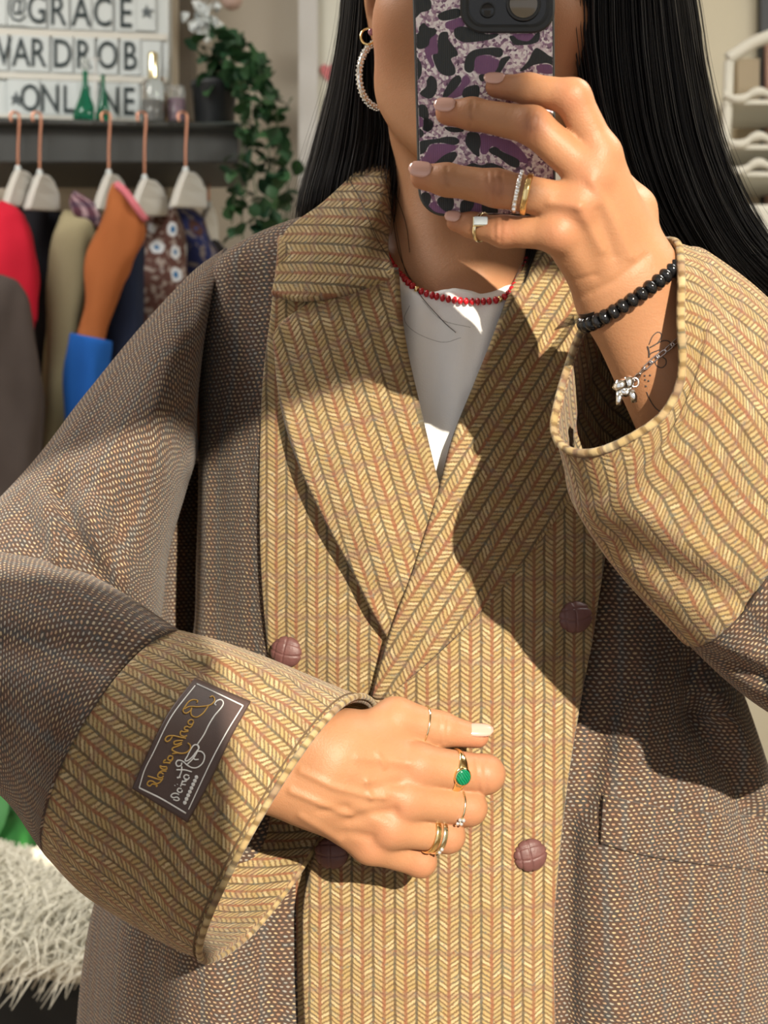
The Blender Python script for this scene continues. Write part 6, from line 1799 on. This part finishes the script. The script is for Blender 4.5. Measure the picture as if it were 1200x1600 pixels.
base = np.array((P(0, 0, 2.3)[0], 2.62, 0.42))
for k, (px, py, rz, rx) in enumerate(((10, 1330, -0.3, 0.9), (60, 1365, -1.1, 0.5), (-15, 1290, 0.3, 1.1), (70, 1340, -0.8, 0.8), (20, 1390, 0.2, 0.3), (-40, 1350, 0.8, 0.5), (35, 1350, -0.5, 0.6), (85, 1375, -1.3, 0.2), (0, 1370, -0.1, 0.5), (15, 1270, -0.2, 1.2), (-50, 1310, 0.6, 0.9))):
    q = np.array(P(px, py + 25, 2.42 + 0.012 * k)); mesh_obj('stem', *path_tube(cr([base, (base + q) / 2 + np.array((0.02, 0, 0.05)), q], 10), 0.003, 6), M_stem, gp)
    o = bpy.data.objects.new('leaf', BLM); col.objects.link(o); o.parent = gp; o.location = Vector(q) - Vector(gp.location); o.rotation_euler = (rx, 0.3 * math.sin(k * 2.1), rz)

# ---- right side: white wicker shelf against the cream wall, dark doorway strips
V, Fs = box(P(1010, 0, 2.9)[0], 2.2, 2.90, 2.98, 0.0, 2.75); struct('wall_right_return', V, Fs, M_wallr)
M_wick = plain('white_wicker', (0.60, 0.58, 0.50), 0.7, bumpd=0.001, bscale=400)
M_void = plain('dark_gap', (0.010, 0.013, 0.014), 0.5); M_slat = plain('beige_slat', (0.36, 0.29, 0.19), 0.7)
ws = empty('wicker_shelf', tuple(P(1220, 2000, 2.72)), 'white wicker shelf with scalloped edges and arched top at the right', 'shelf')
def wx(px, py, d=2.70): return np.array(P(px, py, d))
mesh_obj('post', *path_tube([wx(1139, 96), wx(1136, 180), wx(1130, 250), wx(1130, 420), wx(1130, 1780)], 0.009, 10), M_wick, ws)
mesh_obj('post', *path_tube([wx(1330, 60), wx(1330, 250), wx(1330, 420), wx(1330, 1780)], 0.009, 10), M_wick, ws)
mesh_obj('arched_top', *path_tube(cr([wx(1137, 92), wx(1150, 84), wx(1175, 68), wx(1200, 58), wx(1240, 44), wx(1290, 48), wx(1330, 62)], 30), 0.0115, 10), M_wick, ws)
for (y, am) in ((152, 7), (222, 8), (264, 8)):
    pts = [wx(x, y + am * math.sin((x - 1140) / 9.5) * 0.7 - (x - 1140) * 0.08, 2.69) for x in np.linspace(1130, 1330, 64)]
    mesh_obj('scalloped_edge', *path_tube(pts, [0.006 + 0.003 * abs(math.sin((x - 1140) / 9.5)) for x in np.linspace(1130, 1330, 64)], 8), M_wick, ws)
    V, Fs = box(wx(1130, y)[0], wx(1330, y)[0], 2.69, 2.86, wx(0, y + 6)[2] - 0.008, wx(0, y + 6)[2]); mesh_obj('shelf_board', V, Fs, M_wick, ws, False)
V, Fs = box(wx(1128, 330)[0], wx(1332, 330)[0], 2.66, 2.86, wx(0, 420)[2], wx(0, 325)[2]); bevel(mesh_obj('basket_front', V, Fs, M_wick, ws, False), 0.01)
V, Fs = box(P(1185, 0, 2.89)[0], P(1420, 0, 2.89)[0], 2.870, 2.90, P(0, 420, 2.89)[2], 2.4); o = struct('window_2', V, Fs, M_void)
for (x0, x1) in ((1150, 1184),): 
    V, Fs = box(P(x0, 0, 2.88)[0], P(x1, 0, 2.88)[0], 2.865, 2.90, P(0, 420, 2.88)[2], P(0, 95, 2.88)[2]); mesh_obj('slat', V, Fs, M_slat, o, False)
V, Fs = box(P(1196, 0, 2.86)[0], P(1202, 0, 2.86)[0], 2.85, 2.87, P(0, 420, 2.86)[2], P(0, 60, 2.86)[2]); mesh_obj('slat', V, Fs, plain('pinkish_slat', (0.34, 0.20, 0.15), 0.7), o, False)
